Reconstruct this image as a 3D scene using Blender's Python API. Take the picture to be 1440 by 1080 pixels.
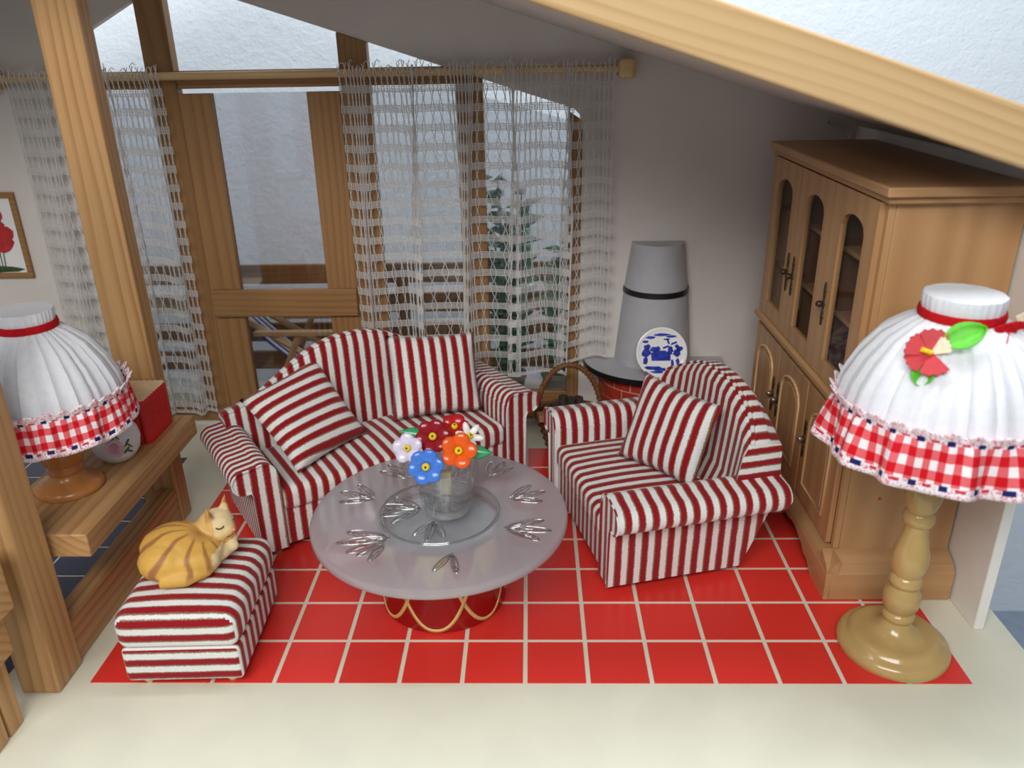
import bpy, bmesh, math, random
from math import sin, cos, pi, radians as rad, atan2, sqrt, hypot
from mathutils import Matrix, Vector, Euler, noise

random.seed(7)
for o in list(bpy.data.objects): bpy.data.objects.remove(o)
S = bpy.context.scene
C = S.collection

# ------------------------------------------------------------------ camera
def camera_matrix(p, y, r, loc):
    B = Matrix(((1,0,0),(0,0,-1),(0,1,0)))
    Rm = Matrix.Rotation(y,3,'Z') @ Matrix.Rotation(p,3,'X') @ B @ Matrix.Rotation(r,3,'Z')
    return Matrix.Translation(loc) @ Rm.to_4x4()
cd = bpy.data.cameras.new('camera'); cam = bpy.data.objects.new('camera', cd); C.objects.link(cam)
cd.sensor_fit = 'HORIZONTAL'; cd.sensor_width = 36; cd.lens = 1117.926/1440*36
cd.clip_start = .05; cd.clip_end = 100
cam.matrix_world = camera_matrix(-.40305, .027147, -.018559, (.04292, -2.89762, 2.78383))
cd.dof.use_dof = True; cd.dof.focus_distance = 4.6; cd.dof.aperture_fstop = 1.1
S.camera = cam

# ------------------------------------------------------------------ world, lights, exposure
W = bpy.data.worlds.new('world'); S.world = W; W.use_nodes = True
bg = W.node_tree.nodes['Background']
bg.inputs[0].default_value = (.80, .90, 1.0, 1); bg.inputs[1].default_value = .31
def area(name, loc, target, sx, sy, power, col):
    l = bpy.data.lights.new(name, 'AREA'); l.shape = 'RECTANGLE'; l.size = sx; l.size_y = sy
    l.energy = power; l.color = col
    o = bpy.data.objects.new(name, l); C.objects.link(o); o.location = loc
    o.rotation_euler = (Vector(target)-Vector(loc)).to_track_quat('-Z','Y').to_euler()
    return o
area('ceiling_light_panel', (-1.4, -5.9, 6.45), (-.6, 1.0, .3), 6.0, 2.4, 570, (1, .985, .955))
area('ceiling_light_panel', (-.2, 1.3, 8.6), (-.2, 3.6, 2), 8.0, 2.0, 680, (.88, .95, 1))
V = S.view_settings
V.view_transform = 'Standard'; V.look = 'None'; V.gamma = 1; V.exposure = 0; V.use_curve_mapping = False

# ------------------------------------------------------------------ helpers: materials
def lin(r, g, b):
    f = lambda c: (c/255/12.92 if c/255 <= .04045 else ((c/255+.055)/1.055)**2.4)
    return (f(r), f(g), f(b), 1)
class NT:
    def __init__(s, name):
        s.m = bpy.data.materials.new(name); s.m.use_nodes = True
        s.t = s.m.node_tree; s.n = s.t.nodes; s.b = s.n['Principled BSDF']; s.out = s.n['Material Output']
    def node(s, typ, **kw):
        n = s.n.new(typ)
        for k, v in kw.items():
            if k.startswith('i_'):
                key = k[2:]; key = int(key) if key.isdigit() else key.replace('_', ' ')
                s.set(n.inputs[key], v)
            else: setattr(n, k, v)
        return n
    def set(s, inp, v):
        if isinstance(v, bpy.types.NodeSocket): s.t.links.new(v, inp)
        else: inp.default_value = v
    def math(s, op, a, b=0., c=0.):
        n = s.n.new('ShaderNodeMath'); n.operation = op
        for i, v in enumerate((a, b, c)): s.set(n.inputs[i], v)
        return n.outputs[0]
    def mix(s, f, a, b, bt='MIX'):
        n = s.n.new('ShaderNodeMix'); n.data_type = 'RGBA'; n.blend_type = bt
        s.set(n.inputs[0], f); s.set(n.inputs[6], a); s.set(n.inputs[7], b)
        return n.outputs[2]
    def ramp(s, f, stops, interp='LINEAR'):
        n = s.n.new('ShaderNodeValToRGB'); n.color_ramp.interpolation = interp
        e = n.color_ramp.elements
        while len(e) < len(stops): e.new(.5)
        for el, (p, c) in zip(e, stops): el.position = p; el.color = c
        s.set(n.inputs[0], f); return n.outputs[0]
    def coord(s, kind='Object', scale=(1,1,1), rot=(0,0,0), loc=(0,0,0)):
        tc = s.n.new('ShaderNodeTexCoord'); mp = s.n.new('ShaderNodeMapping')
        s.t.links.new(tc.outputs[kind], mp.inputs[0])
        mp.inputs['Scale'].default_value = scale; mp.inputs['Rotation'].default_value = rot; mp.inputs['Location'].default_value = loc
        return mp.outputs[0]
    def noise(s, vec, scale=5., detail=3., rough=.5, dist=0.):
        n = s.node('ShaderNodeTexNoise', i_Scale=scale, i_Detail=detail, i_Roughness=rough, i_Distortion=dist)
        s.set(n.inputs['Vector'], vec); return n.outputs[0]
    def bump(s, h, strength=.3, dist=.01):
        n = s.node('ShaderNodeBump', i_Strength=strength, i_Distance=dist); s.set(n.inputs['Height'], h)
        s.set(s.b.inputs['Normal'], n.outputs[0]); return n.outputs[0]
    def thin(s, base, top=.85, pw=4.):
        lw = s.n.new('ShaderNodeLayerWeight'); lw.inputs[0].default_value = .5
        return s.math('ADD', s.math('MULTIPLY', s.math('POWER', lw.outputs['Facing'], pw), top), base)
    def P(s, **kw):
        for k, v in kw.items(): s.set(s.b.inputs[k.replace('_', ' ')], v)
        return s
def plain(name, col, rough=.5, metal=0., spec=.5, var=.06, scale=8., bump=0., bscale=60., **kw):
    t = NT(name); v = t.coord()
    n = t.noise(v, scale, 4)
    dark = tuple(c*(1-2.2*var) for c in col[:3])+(1,); lite = tuple(min(1, c*(1+1.2*var)) for c in col[:3])+(1,)
    t.P(Base_Color=t.ramp(n, [(.3, dark), (.7, lite)]), Roughness=rough, Metallic=metal, Specular_IOR_Level=spec, **kw)
    if bump: t.bump(t.noise(v, bscale, 3), bump, .01)
    return t.m
def wood(name, lite, dark, axis='z', scale=1., rough=.45, bands=9., dist=2.6, contrast=1., spec=.4, wob=.2, soft=False):
    t = NT(name); a = 'xyz'.index(axis)
    sc = [1., 1., 1.]; sc[a] = .13
    v = t.coord(scale=tuple(c*scale for c in sc), loc=(.37, .21, .13))
    oi = t.node('ShaderNodeObjectInfo')
    rnd = t.math('MULTIPLY', oi.outputs['Random'], 7.)
    cmb = t.node('ShaderNodeCombineXYZ'); [t.set(cmb.inputs[i], rnd) for i in range(3)]
    ad = t.node('ShaderNodeVectorMath', operation='ADD'); t.set(ad.inputs[0], v); t.set(ad.inputs[1], cmb.outputs[0])
    vv = ad.outputs[0]
    sp = t.node('ShaderNodeSeparateXYZ'); t.set(sp.inputs[0], vv)
    u1, u2 = [sp.outputs[i] for i in range(3) if i != a]
    u1 = t.math('ADD', u1, .11); u2 = t.math('ADD', u2, .23)
    rr = t.math('SQRT', t.math('ADD', t.math('MULTIPLY', u1, u1), t.math('MULTIPLY', u2, u2)))
    big = t.noise(vv, 2.0, 2, .5, .0)
    ph = t.math('ADD', t.math('MULTIPLY', rr, bands*4.2), t.math('MULTIPLY', big, dist))
    w = t.math('FRACT', ph)
    if soft: ring = t.math('MULTIPLY', t.math('ADD', t.math('MULTIPLY', t.math('SINE', t.math('MULTIPLY', ph, 6.2832)), .5), .5), contrast)
    else:
        fade = t.math('ADD', t.math('MULTIPLY', t.noise(vv, 5.5, 2), 1.5), -.1)
        ring = t.math('MULTIPLY', t.math('MULTIPLY', t.ramp(w, [(0, (.0,)*3+(1,)), (.4, (.06,)*3+(1,)), (.78, (.9,)*3+(1,)), (.86, (1,)*3+(1,)), (1, (.0,)*3+(1,))]), fade), contrast)
    fs = [90., 90., 90.]; fs[a] = 2.5
    fine = t.noise(t.coord(scale=tuple(c*scale for c in fs)), 1., 3)
    c1 = t.mix(ring, lite, dark)
    c2 = t.mix(t.math('MULTIPLY', fine, .28), c1, dark)
    t.P(Base_Color=c2, Roughness=rough, Specular_IOR_Level=spec)
    t.bump(fine, .12, .004)
    return t.m
def stripes(name, period=.075):
    t = NT(name)
    at = t.node('ShaderNodeAttribute', attribute_name='s')
    v = t.coord()
    wob = t.math('MULTIPLY', t.math('SUBTRACT', t.noise(v, 9, 2), .5), .006)
    rag = t.math('MULTIPLY', t.math('SUBTRACT', t.noise(v, 150, 2), .5), .012)
    s = t.math('ADD', t.math('ADD', at.outputs['Fac'], wob), rag)
    f = t.math('FRACT', t.math('ADD', t.math('DIVIDE', s, period), 50.))
    red = lin(158, 24, 38); tan = lin(140, 112, 84); gold = lin(196, 172, 132); wh = lin(244, 243, 243)
    col = t.ramp(f, [(0, tan), (.045, tan), (.07, red), (.44, red), (.465, tan), (.515, gold), (.54, wh), (.93, wh), (.955, gold), (1, tan)])
    sp = t.noise(v, 260, 2)
    col = t.mix(t.math('MULTIPLY', sp, .22), col, (.05, .04, .045, 1), 'MULTIPLY')
    t.P(Base_Color=col, Roughness=.92, Specular_IOR_Level=.12, Sheen_Weight=.15)
    t.bump(t.noise(v, 210, 3, .7), .35, .006)
    return t.m
def glassy(name, tint=(1,1,1,1), rough=0., ior=1.45, transp=None):
    t = NT(name)
    t.P(Base_Color=tint, Roughness=rough, IOR=ior, Transmission_Weight=1.)
    return t.m
def pane_mat(name, tint=(.86,.86,.87,1), gl=.06, top=.85, pw=4., milk=0.):
    t = NT(name)
    tr = t.node('ShaderNodeBsdfTransparent'); tr.inputs[0].default_value = tint
    gs = t.node('ShaderNodeBsdfGlossy'); gs.inputs['Roughness'].default_value = .04
    f = t.thin(.03+gl, top, pw)
    mx = t.node('ShaderNodeMixShader'); t.set(mx.inputs[0], f); t.set(mx.inputs[1], tr.outputs[0]); t.set(mx.inputs[2], gs.outputs[0])
    if milk:
        dfz = t.node('ShaderNodeBsdfDiffuse'); dfz.inputs[0].default_value = (.85, .87, .88, 1)
        m2 = t.node('ShaderNodeMixShader'); m2.inputs[0].default_value = milk; t.set(m2.inputs[1], mx.outputs[0]); t.set(m2.inputs[2], dfz.outputs[0]); mx = m2
    t.set(t.out.inputs[0], mx.outputs[0]); return t.m

M = {}
M['cream'] = plain('cream_paint', lin(224, 221, 200), .38, var=.025, scale=3, bump=.03, bscale=25)
def tile_mat(name, col, scr):
    t = NT(name); v = t.coord('Generated'); oi = t.node('ShaderNodeObjectInfo')
    k = t.math('ADD', t.math('MULTIPLY', oi.outputs['Random'], .16), .92)
    mm = t.node('ShaderNodeMix'); mm.data_type = 'RGBA'; mm.blend_type = 'MULTIPLY'; mm.inputs[0].default_value = 1
    cmb = t.node('ShaderNodeCombineColor'); [t.set(cmb.inputs[i], k) for i in range(3)]
    t.set(mm.inputs[6], col); t.set(mm.inputs[7], cmb.outputs[0])
    tc = t.node('ShaderNodeTexCoord')
    ad = t.node('ShaderNodeVectorMath', operation='ADD'); t.set(ad.inputs[0], tc.outputs['Object'])
    cv = t.node('ShaderNodeCombineXYZ'); t.set(cv.inputs[0], t.math('MULTIPLY', oi.outputs['Random'], 31.)); t.set(cv.inputs[1], t.math('MULTIPLY', oi.outputs['Random'], 17.)); t.set(ad.inputs[1], cv.outputs[0])
    n = t.noise(ad.outputs[0], 16, 5, .62, 1.4)
    f = t.ramp(n, [(.745, (0,0,0,1)), (.775, (1,1,1,1))])
    t.P(Base_Color=t.mix(t.math('MULTIPLY', f, .75), mm.outputs[2], scr), Roughness=t.math('ADD', t.math('MULTIPLY', n, .2), .22), Specular_IOR_Level=.45)
    return t.m
M['red_tile'] = tile_mat('red_tile', lin(224, 54, 46), lin(240, 150, 145))
M['blue_tile'] = tile_mat('blue_tile', lin(52, 62, 90), lin(120, 130, 150))
M['wall'] = plain('white_wall_paint', lin(214, 206, 200), .6, var=.02, scale=2.5, bump=.05, bscale=30)
M['panel'] = plain('white_panel_paint', lin(238, 236, 230), .4, var=.02, scale=5)
def plaster():
    t = NT('rough_plaster'); v = t.coord()
    n1 = t.noise(v, 9, 5, .62); n2 = t.noise(v, 34, 3, .6)
    h = t.math('ADD', t.math('MULTIPLY', n1, .75), t.math('MULTIPLY', n2, .4))
    t.P(Base_Color=lin(226, 232, 238), Roughness=.75, Specular_IOR_Level=.2); t.bump(h, .32, .04)
    return t.m
M['plaster'] = plaster()
M['ground'] = plain('grey_floor', lin(140, 152, 168), .6, var=.04)
for ax in 'xyz':
    M['pine_'+ax] = wood('pine_'+ax, lin(196, 154, 104), lin(146, 98, 56), ax, 1.0, .42, 6, 4.5, contrast=.8)
    M['oakpine_'+ax] = wood('aged_pine_'+ax, lin(160, 119, 74), lin(112, 75, 42), ax, 1.2, .5, 6.5, 4.5, contrast=.62)
    M['palepine_'+ax] = wood('pale_pine_'+ax, lin(222, 188, 138), lin(186, 142, 92), ax, .9, .35, 8, 5., contrast=.7)
    M['maple_'+ax] = wood('maple_'+ax, lin(194, 152, 106), lin(166, 120, 77), ax, 1.0, .36, 2, 1.6, contrast=.45, soft=True)
M['rod'] = wood('rod_wood', lin(216, 186, 140), lin(190, 152, 104), 'x', 1, .4, 3, contrast=.4, soft=True)
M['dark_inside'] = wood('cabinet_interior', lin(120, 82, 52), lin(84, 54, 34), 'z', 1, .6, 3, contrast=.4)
M['stripe'] = stripes('striped_fabric', .075)
M['bronze'] = plain('dark_bronze', lin(84, 70, 56), .45, .7, var=.15, scale=40)
M['pewter'] = plain('pewter_knob', lin(160, 150, 138), .35, .8)
M['pane'] = pane_mat('clear_pane')
M['door_pane'] = pane_mat('acrylic_door_pane', (.86, .85, .86, 1), .07)
M['cab_pane'] = pane_mat('cabinet_pane', (.9, .9, .9, 1), -.02, .16)
def lace():
    t = NT('white_lace_thread')
    d = t.node('ShaderNodeBsdfDiffuse'); d.inputs[0].default_value = lin(246, 244, 242)
    tr = t.node('ShaderNodeBsdfTranslucent'); tr.inputs[0].default_value = lin(246, 244, 242)
    mx = t.node('ShaderNodeMixShader'); mx.inputs[0].default_value = .35
    t.set(mx.inputs[1], d.outputs[0]); t.set(mx.inputs[2], tr.outputs[0]); t.set(t.out.inputs[0], mx.outputs[0]); return t.m
M['lace'] = lace()
M['stove_grey'] = plain('grey_paint', lin(176, 176, 181), .55, var=.03)
M['black'] = plain('black_paint', lin(24, 23, 25), .35, var=.05)
M['brick'] = plain('red_brick', lin(178, 52, 34), .6, var=.1, scale=20, bump=.1)
M['mortar'] = plain('pale_mortar', lin(214, 170, 150), .8)
M['porcelain'] = plain('white_porcelain', lin(240, 240, 240), .12, var=.01)
M['delft'] = plain('delft_blue', lin(46, 66, 178), .2, var=.25, scale=30)
M['wicker'] = wood('wicker', lin(134, 88, 48), lin(72, 42, 22), 'z', 3, .55, 6)
M['bark'] = plain('dark_bark', lin(62, 50, 44), .85, var=.3, scale=25, bump=.4, bscale=40)
M['logend'] = plain('split_wood', lin(176, 138, 92), .8, var=.15, scale=20)
M['white_cloth'] = plain('white_cloth', lin(230, 231, 235), .95, spec=.1, var=.02, scale=30, bump=.15, bscale=160)
M['red_ribbon'] = plain('red_velvet_ribbon', lin(196, 22, 30), .8, var=.1, scale=60, spec=.15)
M['stand'] = plain('tan_lacquer', lin(190, 158, 100), .16, var=.05, scale=5, spec=.6)
M['stand_brown'] = wood('turned_brown_wood', lin(190, 126, 68), lin(164, 100, 48), 'z', 1, .25, 3, contrast=.5, spec=.5)
def gingham():
    t = NT('gingham_ruffle'); uv = t.node('ShaderNodeUVMap', uv_map='uv')
    sp = t.node('ShaderNodeSeparateXYZ'); t.set(sp.inputs[0], uv.outputs[0]); u, v = sp.outputs[0], sp.outputs[1]
    a = t.math('LESS_THAN', t.math('FRACT', u), .5); b = t.math('LESS_THAN', t.math('FRACT', t.math('MULTIPLY', v, 3.2)), .5)
    lev = t.math('MULTIPLY', t.math('ADD', a, b), .5)
    col = t.ramp(lev, [(0, lin(246, 240, 242)), (.5, lin(232, 106, 112)), (1, lin(212, 28, 38))])
    dv = t.math('MINIMUM', t.math('ABSOLUTE', t.math('SUBTRACT', v, .17)), t.math('ABSOLUTE', t.math('SUBTRACT', v, .87)))
    edge = t.math('LESS_THAN', t.math('MINIMUM', t.math('SUBTRACT', v, .20), t.math('SUBTRACT', .83, v)), 0.)
    n = t.noise(t.coord(), 110, 2)
    lacec = t.ramp(n, [(.5, lin(246, 240, 244)), (.62, lin(226, 120, 138))])
    fu = t.math('FRACT', t.math('MULTIPLY', u, .5))
    dot = t.math('MULTIPLY', t.math('LESS_THAN', dv, .045), t.math('LESS_THAN', t.math('ABSOLUTE', t.math('SUBTRACT', fu, .3)), .13))
    dash = t.math('MULTIPLY', t.math('LESS_THAN', dv, .025), t.math('LESS_THAN', t.math('ABSOLUTE', t.math('SUBTRACT', fu, .78)), .14))
    c = t.mix(edge, col, lacec); c = t.mix(dash, c, lin(208, 60, 78)); c = t.mix(dot, c, lin(38, 44, 104))
    t.P(Base_Color=c, Roughness=.95, Specular_IOR_Level=.1); t.bump(t.noise(t.coord(), 200, 2), .3, .005)
    return t.m
M['gingham'] = gingham()
def cat_mat():
    t = NT('ginger_cat'); a = t.node('ShaderNodeAttribute', attribute_name='stripe'); p = t.node('ShaderNodeAttribute', attribute_name='pale')
    n = t.noise(t.coord(), 30, 3)
    c = t.mix(t.math('MULTIPLY', n, .5), lin(216, 164, 74), lin(232, 188, 104))
    c = t.mix(p.outputs['Fac'], c, lin(240, 222, 178)); c = t.mix(a.outputs['Fac'], c, lin(150, 92, 62))
    t.P(Base_Color=c, Roughness=.5, Specular_IOR_Level=.3); t.bump(t.noise(t.coord(scale=(1, 1, 1)), 120, 2), .2, .004)
    return t.m
M['cat'] = cat_mat()
M['pink'] = plain('pink_enamel', lin(226, 150, 150), .4)
M['eyeline'] = plain('brown_line', lin(96, 66, 46), .5)
M['clear'] = pane_mat('clear_glass', (.96, .97, .975, 1), .06, .9, 2.4, .06)
M['foot_glass'] = pane_mat('thick_glass_foot', (.9, .92, .93, 1), .22, .9, 2., .2)
M['water'] = pane_mat('water', (.97, .975, .98, 1), .02)
M['clear_plastic'] = glassy('clear_plastic', (.95, .97, .97, 1), .05, 1.4)
for n_, c_ in dict(darkred=(150, 20, 34), lilac=(226, 216, 236), blue=(74, 128, 222), orange=(240, 96, 24), red=(190, 26, 30), white=(246, 246, 244), yellow=(244, 216, 40), green=(60, 160, 104), leaf=(88, 190, 30), petal=(190, 30, 40), creampetal=(238, 220, 190)).items():
    M['e_'+n_] = plain('enamel_'+n_, lin(*c_), .18 if n_ not in ('petal', 'leaf', 'creampetal') else .5, var=.06, scale=40)
M['lid'] = plain('grey_lid', lin(196, 196, 198), .4)
M['etch'] = pane_mat('etched_ridge', (.97, .98, .99, 1), .5)
M['ivory'] = plain('ivory_peg', lin(226, 208, 168), .5)
M['gold'] = plain('gold_paint', lin(226, 194, 122), .4, .1, var=.06)
M['tin_red'] = plain('red_lacquered_tin', lin(156, 24, 22), .22, .15, var=.06, scale=4)
M['steel'] = plain('silver_wire', lin(190, 190, 190), .25, .9)
M['foliage'] = plain('plastic_foliage', lin(70, 150, 104), .4, var=.25, scale=15)
M['foliage_pale'] = plain('pale_foliage', lin(150, 190, 170), .4, var=.2, scale=15)
M['terracotta'] = plain('terracotta', lin(160, 96, 62), .7)
M['greypot'] = plain('grey_pot', lin(170, 166, 158), .6)
M['print_white'] = plain('print_paper', lin(232, 230, 230), .6, var=.01)
M['poppy'] = plain('printed_poppy_red', lin(186, 38, 40), .6, var=.15, scale=12)
M['grass'] = plain('printed_green', lin(60, 84, 44), .6, var=.3, scale=30)
M['rose'] = plain('painted_rose', lin(222, 182, 196), .2, var=.1, scale=20)
M['rose_deep'] = plain('painted_rose_heart', lin(206, 152, 172), .2, var=.15, scale=30)
M['leafpaint'] = plain('painted_leaf', lin(86, 110, 80), .2, var=.2)
M['box_red'] = plain('red_paint', lin(206, 30, 30), .5, var=.07)
M['birch'] = plain('bare_birch', lin(232, 206, 164), .6, var=.05, scale=12)
M['paint_white'] = plain('white_gloss', lin(244, 244, 244), .3, var=.01)
def sling():
    t = NT('blue_white_sling'); at = t.node('ShaderNodeAttribute', attribute_name='s')
    f = t.math('FRACT', t.math('DIVIDE', at.outputs['Fac'], .07))
    t.P(Base_Color=t.ramp(f, [(.45, lin(60, 84, 150)), (.5, lin(232, 234, 238))]), Roughness=.9); return t.m
M['sling'] = sling()

# ------------------------------------------------------------------ helpers: geometry
class MB:
    def __init__(s): s.v = []; s.f = []
    def add(s, vs, fs):
        k = len(s.v); s.v += [tuple(v) for v in vs]; s.f += [tuple(i+k for i in f) for f in fs]; return s
    def box(s, x0, x1, y0, y1, z0, z1, mat=None):
        vs = [(x, y, z) for z in (z0, z1) for y in (y0, y1) for x in (x0, x1)]
        if mat: vs = [mat @ Vector(v) for v in vs]
        return s.add(vs, [(0,2,3,1),(4,5,7,6),(0,1,5,4),(2,6,7,3),(0,4,6,2),(1,3,7,5)])
    def prism(s, poly, d0, d1, ax='y', mat=None):
        # polygon in the two axes other than ax, extruded along ax
        n = len(poly)
        def P(a, b, d): return {'y': (a, d, b), 'x': (d, a, b), 'z': (a, b, d)}[ax]
        vs = [P(a, b, d0) for a, b in poly]+[P(a, b, d1) for a, b in poly]
        if mat: vs = [mat @ Vector(v) for v in vs]
        return s.add(vs, [tuple(range(n)), tuple(range(2*n-1, n-1, -1))]+[(i, i+n, (i+1) % n+n, (i+1) % n) for i in range(n)])
    def tube(s, pts, r, n=8, closed=False, cap=True):
        pts = [Vector(p) for p in pts]; L = len(pts); rs = r if hasattr(r, '__len__') else [r]*L
        vs = []; ref = None
        for i, p in enumerate(pts):
            a = pts[(i-1) % L] if (i or closed) else pts[0]; b = pts[(i+1) % L] if (i < L-1 or closed) else pts[-1]
            t = (b-a).normalized() if (b-a).length > 1e-9 else Vector((0, 0, 1))
            if ref is None: ref = Vector((0, 0, 1)) if abs(t.z) < .9 else Vector((1, 0, 0))
            u = t.cross(ref); u = u.normalized() if u.length > 1e-6 else Vector((1, 0, 0)); w = u.cross(t); ref = w
            vs += [p+rs[i]*(cos(2*pi*k/n)*u+sin(2*pi*k/n)*w) for k in range(n)]
        fs = []
        for i in range(L if closed else L-1):
            j = (i+1) % L
            fs += [(i*n+k, i*n+(k+1) % n, j*n+(k+1) % n, j*n+k) for k in range(n)]
        if cap and not closed: fs += [tuple(range(n))[::-1], tuple((L-1)*n+k for k in range(n))]
        return s.add(vs, fs)
    def lathe(s, prof, n=40, c=(0, 0, 0), a0=0., a1=2*pi, rf=None, capb=True, capt=True):
        full = abs(a1-a0-2*pi) < 1e-6; m = n if full else n+1
        vs = []
        for i, (r, z) in enumerate(prof):
            for k in range(m):
                a = a0+(a1-a0)*k/n; rr = rf(r, z, a) if rf else r
                vs.append((c[0]+rr*cos(a), c[1]+rr*sin(a), c[2]+z))
        fs = []
        for i in range(len(prof)-1):
            for k in range(n):
                k2 = (k+1) % m; fs.append((i*m+k, i*m+k2, (i+1)*m+k2, (i+1)*m+k))
        if full:
            if capb: fs.append(tuple(range(m))[::-1])
            if capt: fs.append(tuple((len(prof)-1)*m+k for k in range(m)))
        return s.add(vs, fs)
    def ell(s, c, r, rot=None, n=14, m=9):
        vs = [(0, 0, -1)]+[(cos(2*pi*k/n)*sin(pi*j/m), sin(2*pi*k/n)*sin(pi*j/m), -cos(pi*j/m)) for j in range(1, m) for k in range(n)]+[(0, 0, 1)]
        R_ = rot if rot else Matrix.Identity(3)
        vs = [Vector(c)+R_ @ Vector((x*r[0], y*r[1], z*r[2])) for x, y, z in vs]
        fs = [(0, 1+(k+1) % n, 1+k) for k in range(n)]
        for j in range(m-2): fs += [(1+j*n+k, 1+j*n+(k+1) % n, 1+(j+1)*n+(k+1) % n, 1+(j+1)*n+k) for k in range(n)]
        t = len(vs)-1; fs += [(t, 1+(m-2)*n+k, 1+(m-2)*n+(k+1) % n) for k in range(n)]
        return s.add(vs, fs)
    def grid(s, fn, nu, nv, cu=False):
        vs = [fn(i/nu, j/nv) for j in range(nv+1) for i in range(nu+1 if not cu else nu)]
        w = nu+1 if not cu else nu
        fs = [(j*w+i, j*w+(i+1) % w if cu else j*w+i+1, (j+1)*w+((i+1) % w if cu else i+1), (j+1)*w+i) for j in range(nv) for i in range(nu)]
        return s.add(vs, fs)
    def mesh(s, name, smooth=35, recalc=True):
        me = bpy.data.meshes.new(name); me.from_pydata(s.v, [], s.f); me.update()
        if recalc:
            b = bmesh.new(); b.from_mesh(me); bmesh.ops.recalc_face_normals(b, faces=b.faces); b.to_mesh(me); b.free()
        if smooth:
            me.polygons.foreach_set('use_smooth', [True]*len(me.polygons))
            if smooth < 180: me.set_sharp_from_angle(angle=rad(smooth))
        return me
    def build(s, name, mat, parent=None, smooth=35, bev=0., seg=2, recalc=True, label=None):
        me = s.mesh(name, smooth, recalc)
        return put(name, me, mat, parent, bev, seg, label)
def put(name, me, mat, parent=None, bev=0., seg=2, label=None):
    o = bpy.data.objects.new(name, me); C.objects.link(o)
    if mat and not me.materials: me.materials.append(M[mat] if isinstance(mat, str) else mat)
    if parent: o.parent = parent
    if bev:
        m = o.modifiers.new('bevel', 'BEVEL'); m.width = bev; m.segments = seg; m.limit_method = 'ANGLE'; m.angle_limit = rad(40)
    if label: o['label'] = label
    return o
def box(x0, x1, y0, y1, z0, z1): return MB().box(x0, x1, y0, y1, z0, z1)
def tag(o, label, cat, group=None, kind=None):
    o['label'] = label; o['category'] = cat
    if group: o['group'] = group
    if kind: o['kind'] = kind
    return o
def thing(name, label, cat, loc=(0, 0, 0), rz=0., group=None, kind=None):
    o = bpy.data.objects.new(name, None); C.objects.link(o); o.location = loc; o.rotation_euler = (0, 0, rz); o.empty_display_size = .1
    return tag(o, label, cat, group, kind)
def set_s(o, fn):
    me = o.data; a = me.attributes.new('s', 'FLOAT', 'CORNER'); vals = []
    for p in me.polygons:
        for li in p.loop_indices: vals.append(fn(me.vertices[me.loops[li].vertex_index].co, p.normal))
    a.data.foreach_set('value', vals); return o
def rounded(hx, hy, hz, r, n=10, bulge=0., c=(0, 0, 0)):
    # soft cushion block: gridded cube pulled onto a rounded box
    mb = MB(); H = (hx, hy, hz); R_ = r
    def warp(p):
        q = Vector([max(-(h-R_), min(h-R_, x)) for x, h in zip(p, H)]); d = Vector(p)-q
        if d.length > 1e-9: p2 = q+d.normalized()*R_
        else: p2 = Vector(p)
        k = max(0, 1-(p[0]/hx)**2)*max(0, 1-(p[1]/hy)**2)
        return Vector((p2.x, p2.y, p2.z+bulge*(k if p2.z > 0 else -k*.3)))+Vector(c)
    ts = []
    for h in H:
        e = [-h, -h+R_*.3, -h+R_*.65, -h+R_]; m = [(-h+R_)+(2*h-2*R_)*i/n for i in range(1, n)]
        ts.append(e+m+[-x for x in e[::-1]])
    for ax in range(3):
        u, w = (ax+1) % 3, (ax+2) % 3
        for sg in (-1, 1):
            A, B = ts[u], ts[w]
            def fn(i, j, A=A, B=B, ax=ax, u=u, w=w, sg=sg):
                p = [0, 0, 0]; p[ax] = sg*H[ax]; p[u] = A[round(i*(len(A)-1))]; p[w] = B[round(j*(len(B)-1))]; return warp(p)
            mb.grid(fn, len(A)-1, len(B)-1)
    return mb
def weld(o, d=1e-4):
    b = bmesh.new(); b.from_mesh(o.data); bmesh.ops.remove_doubles(b, verts=b.verts, dist=d); bmesh.ops.recalc_face_normals(b, faces=b.faces); b.to_mesh(o.data); b.free(); return o
def arc(cx, cz, r, a0, a1, n): return [(cx+r*cos(rad(a0+(a1-a0)*i/n)), cz+r*sin(rad(a0+(a1-a0)*i/n))) for i in range(n+1)]

# ================================================================== THE SETTING
YB = 2.85
floor = tag(box(-5.2, 2.46, -1.6, 3.75, -.12, 0).build('floor', 'cream', bev=.006), 'cream painted dollhouse floor slab with inlaid tiles', 'floor', kind='structure')
T = .3; G = .011
tm = box(-T/2+G, T/2-G, -T/2+G, T/2-G, 0, .004).mesh('tile', 0)
for j in range(8):
    for i in range(14):
        o = put('tile', tm, 'red_tile', floor); o.location = (-2.1+T*(i+.5), T*(j+.5), 0)
TB = .287
tb = box(-TB/2+.008, TB/2-.008, -TB/2+.008, TB/2-.008, 0, .004).mesh('tile', 0)
for j in range(8):
    for i in range(8):
        o = put('tile', tb, 'blue_tile', floor); o.location = (-2.515-TB*(i+.5), 2.28-TB*(j+.5), 0)

def ceil_r(x): return 2.975-.318*x
def ceil_l(x): return 3.08+.53*(x+3.55)
RX = -2.38
def open_top(x): return min(2.488-.319*x, 2.946+.52*(x+2.859))
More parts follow.
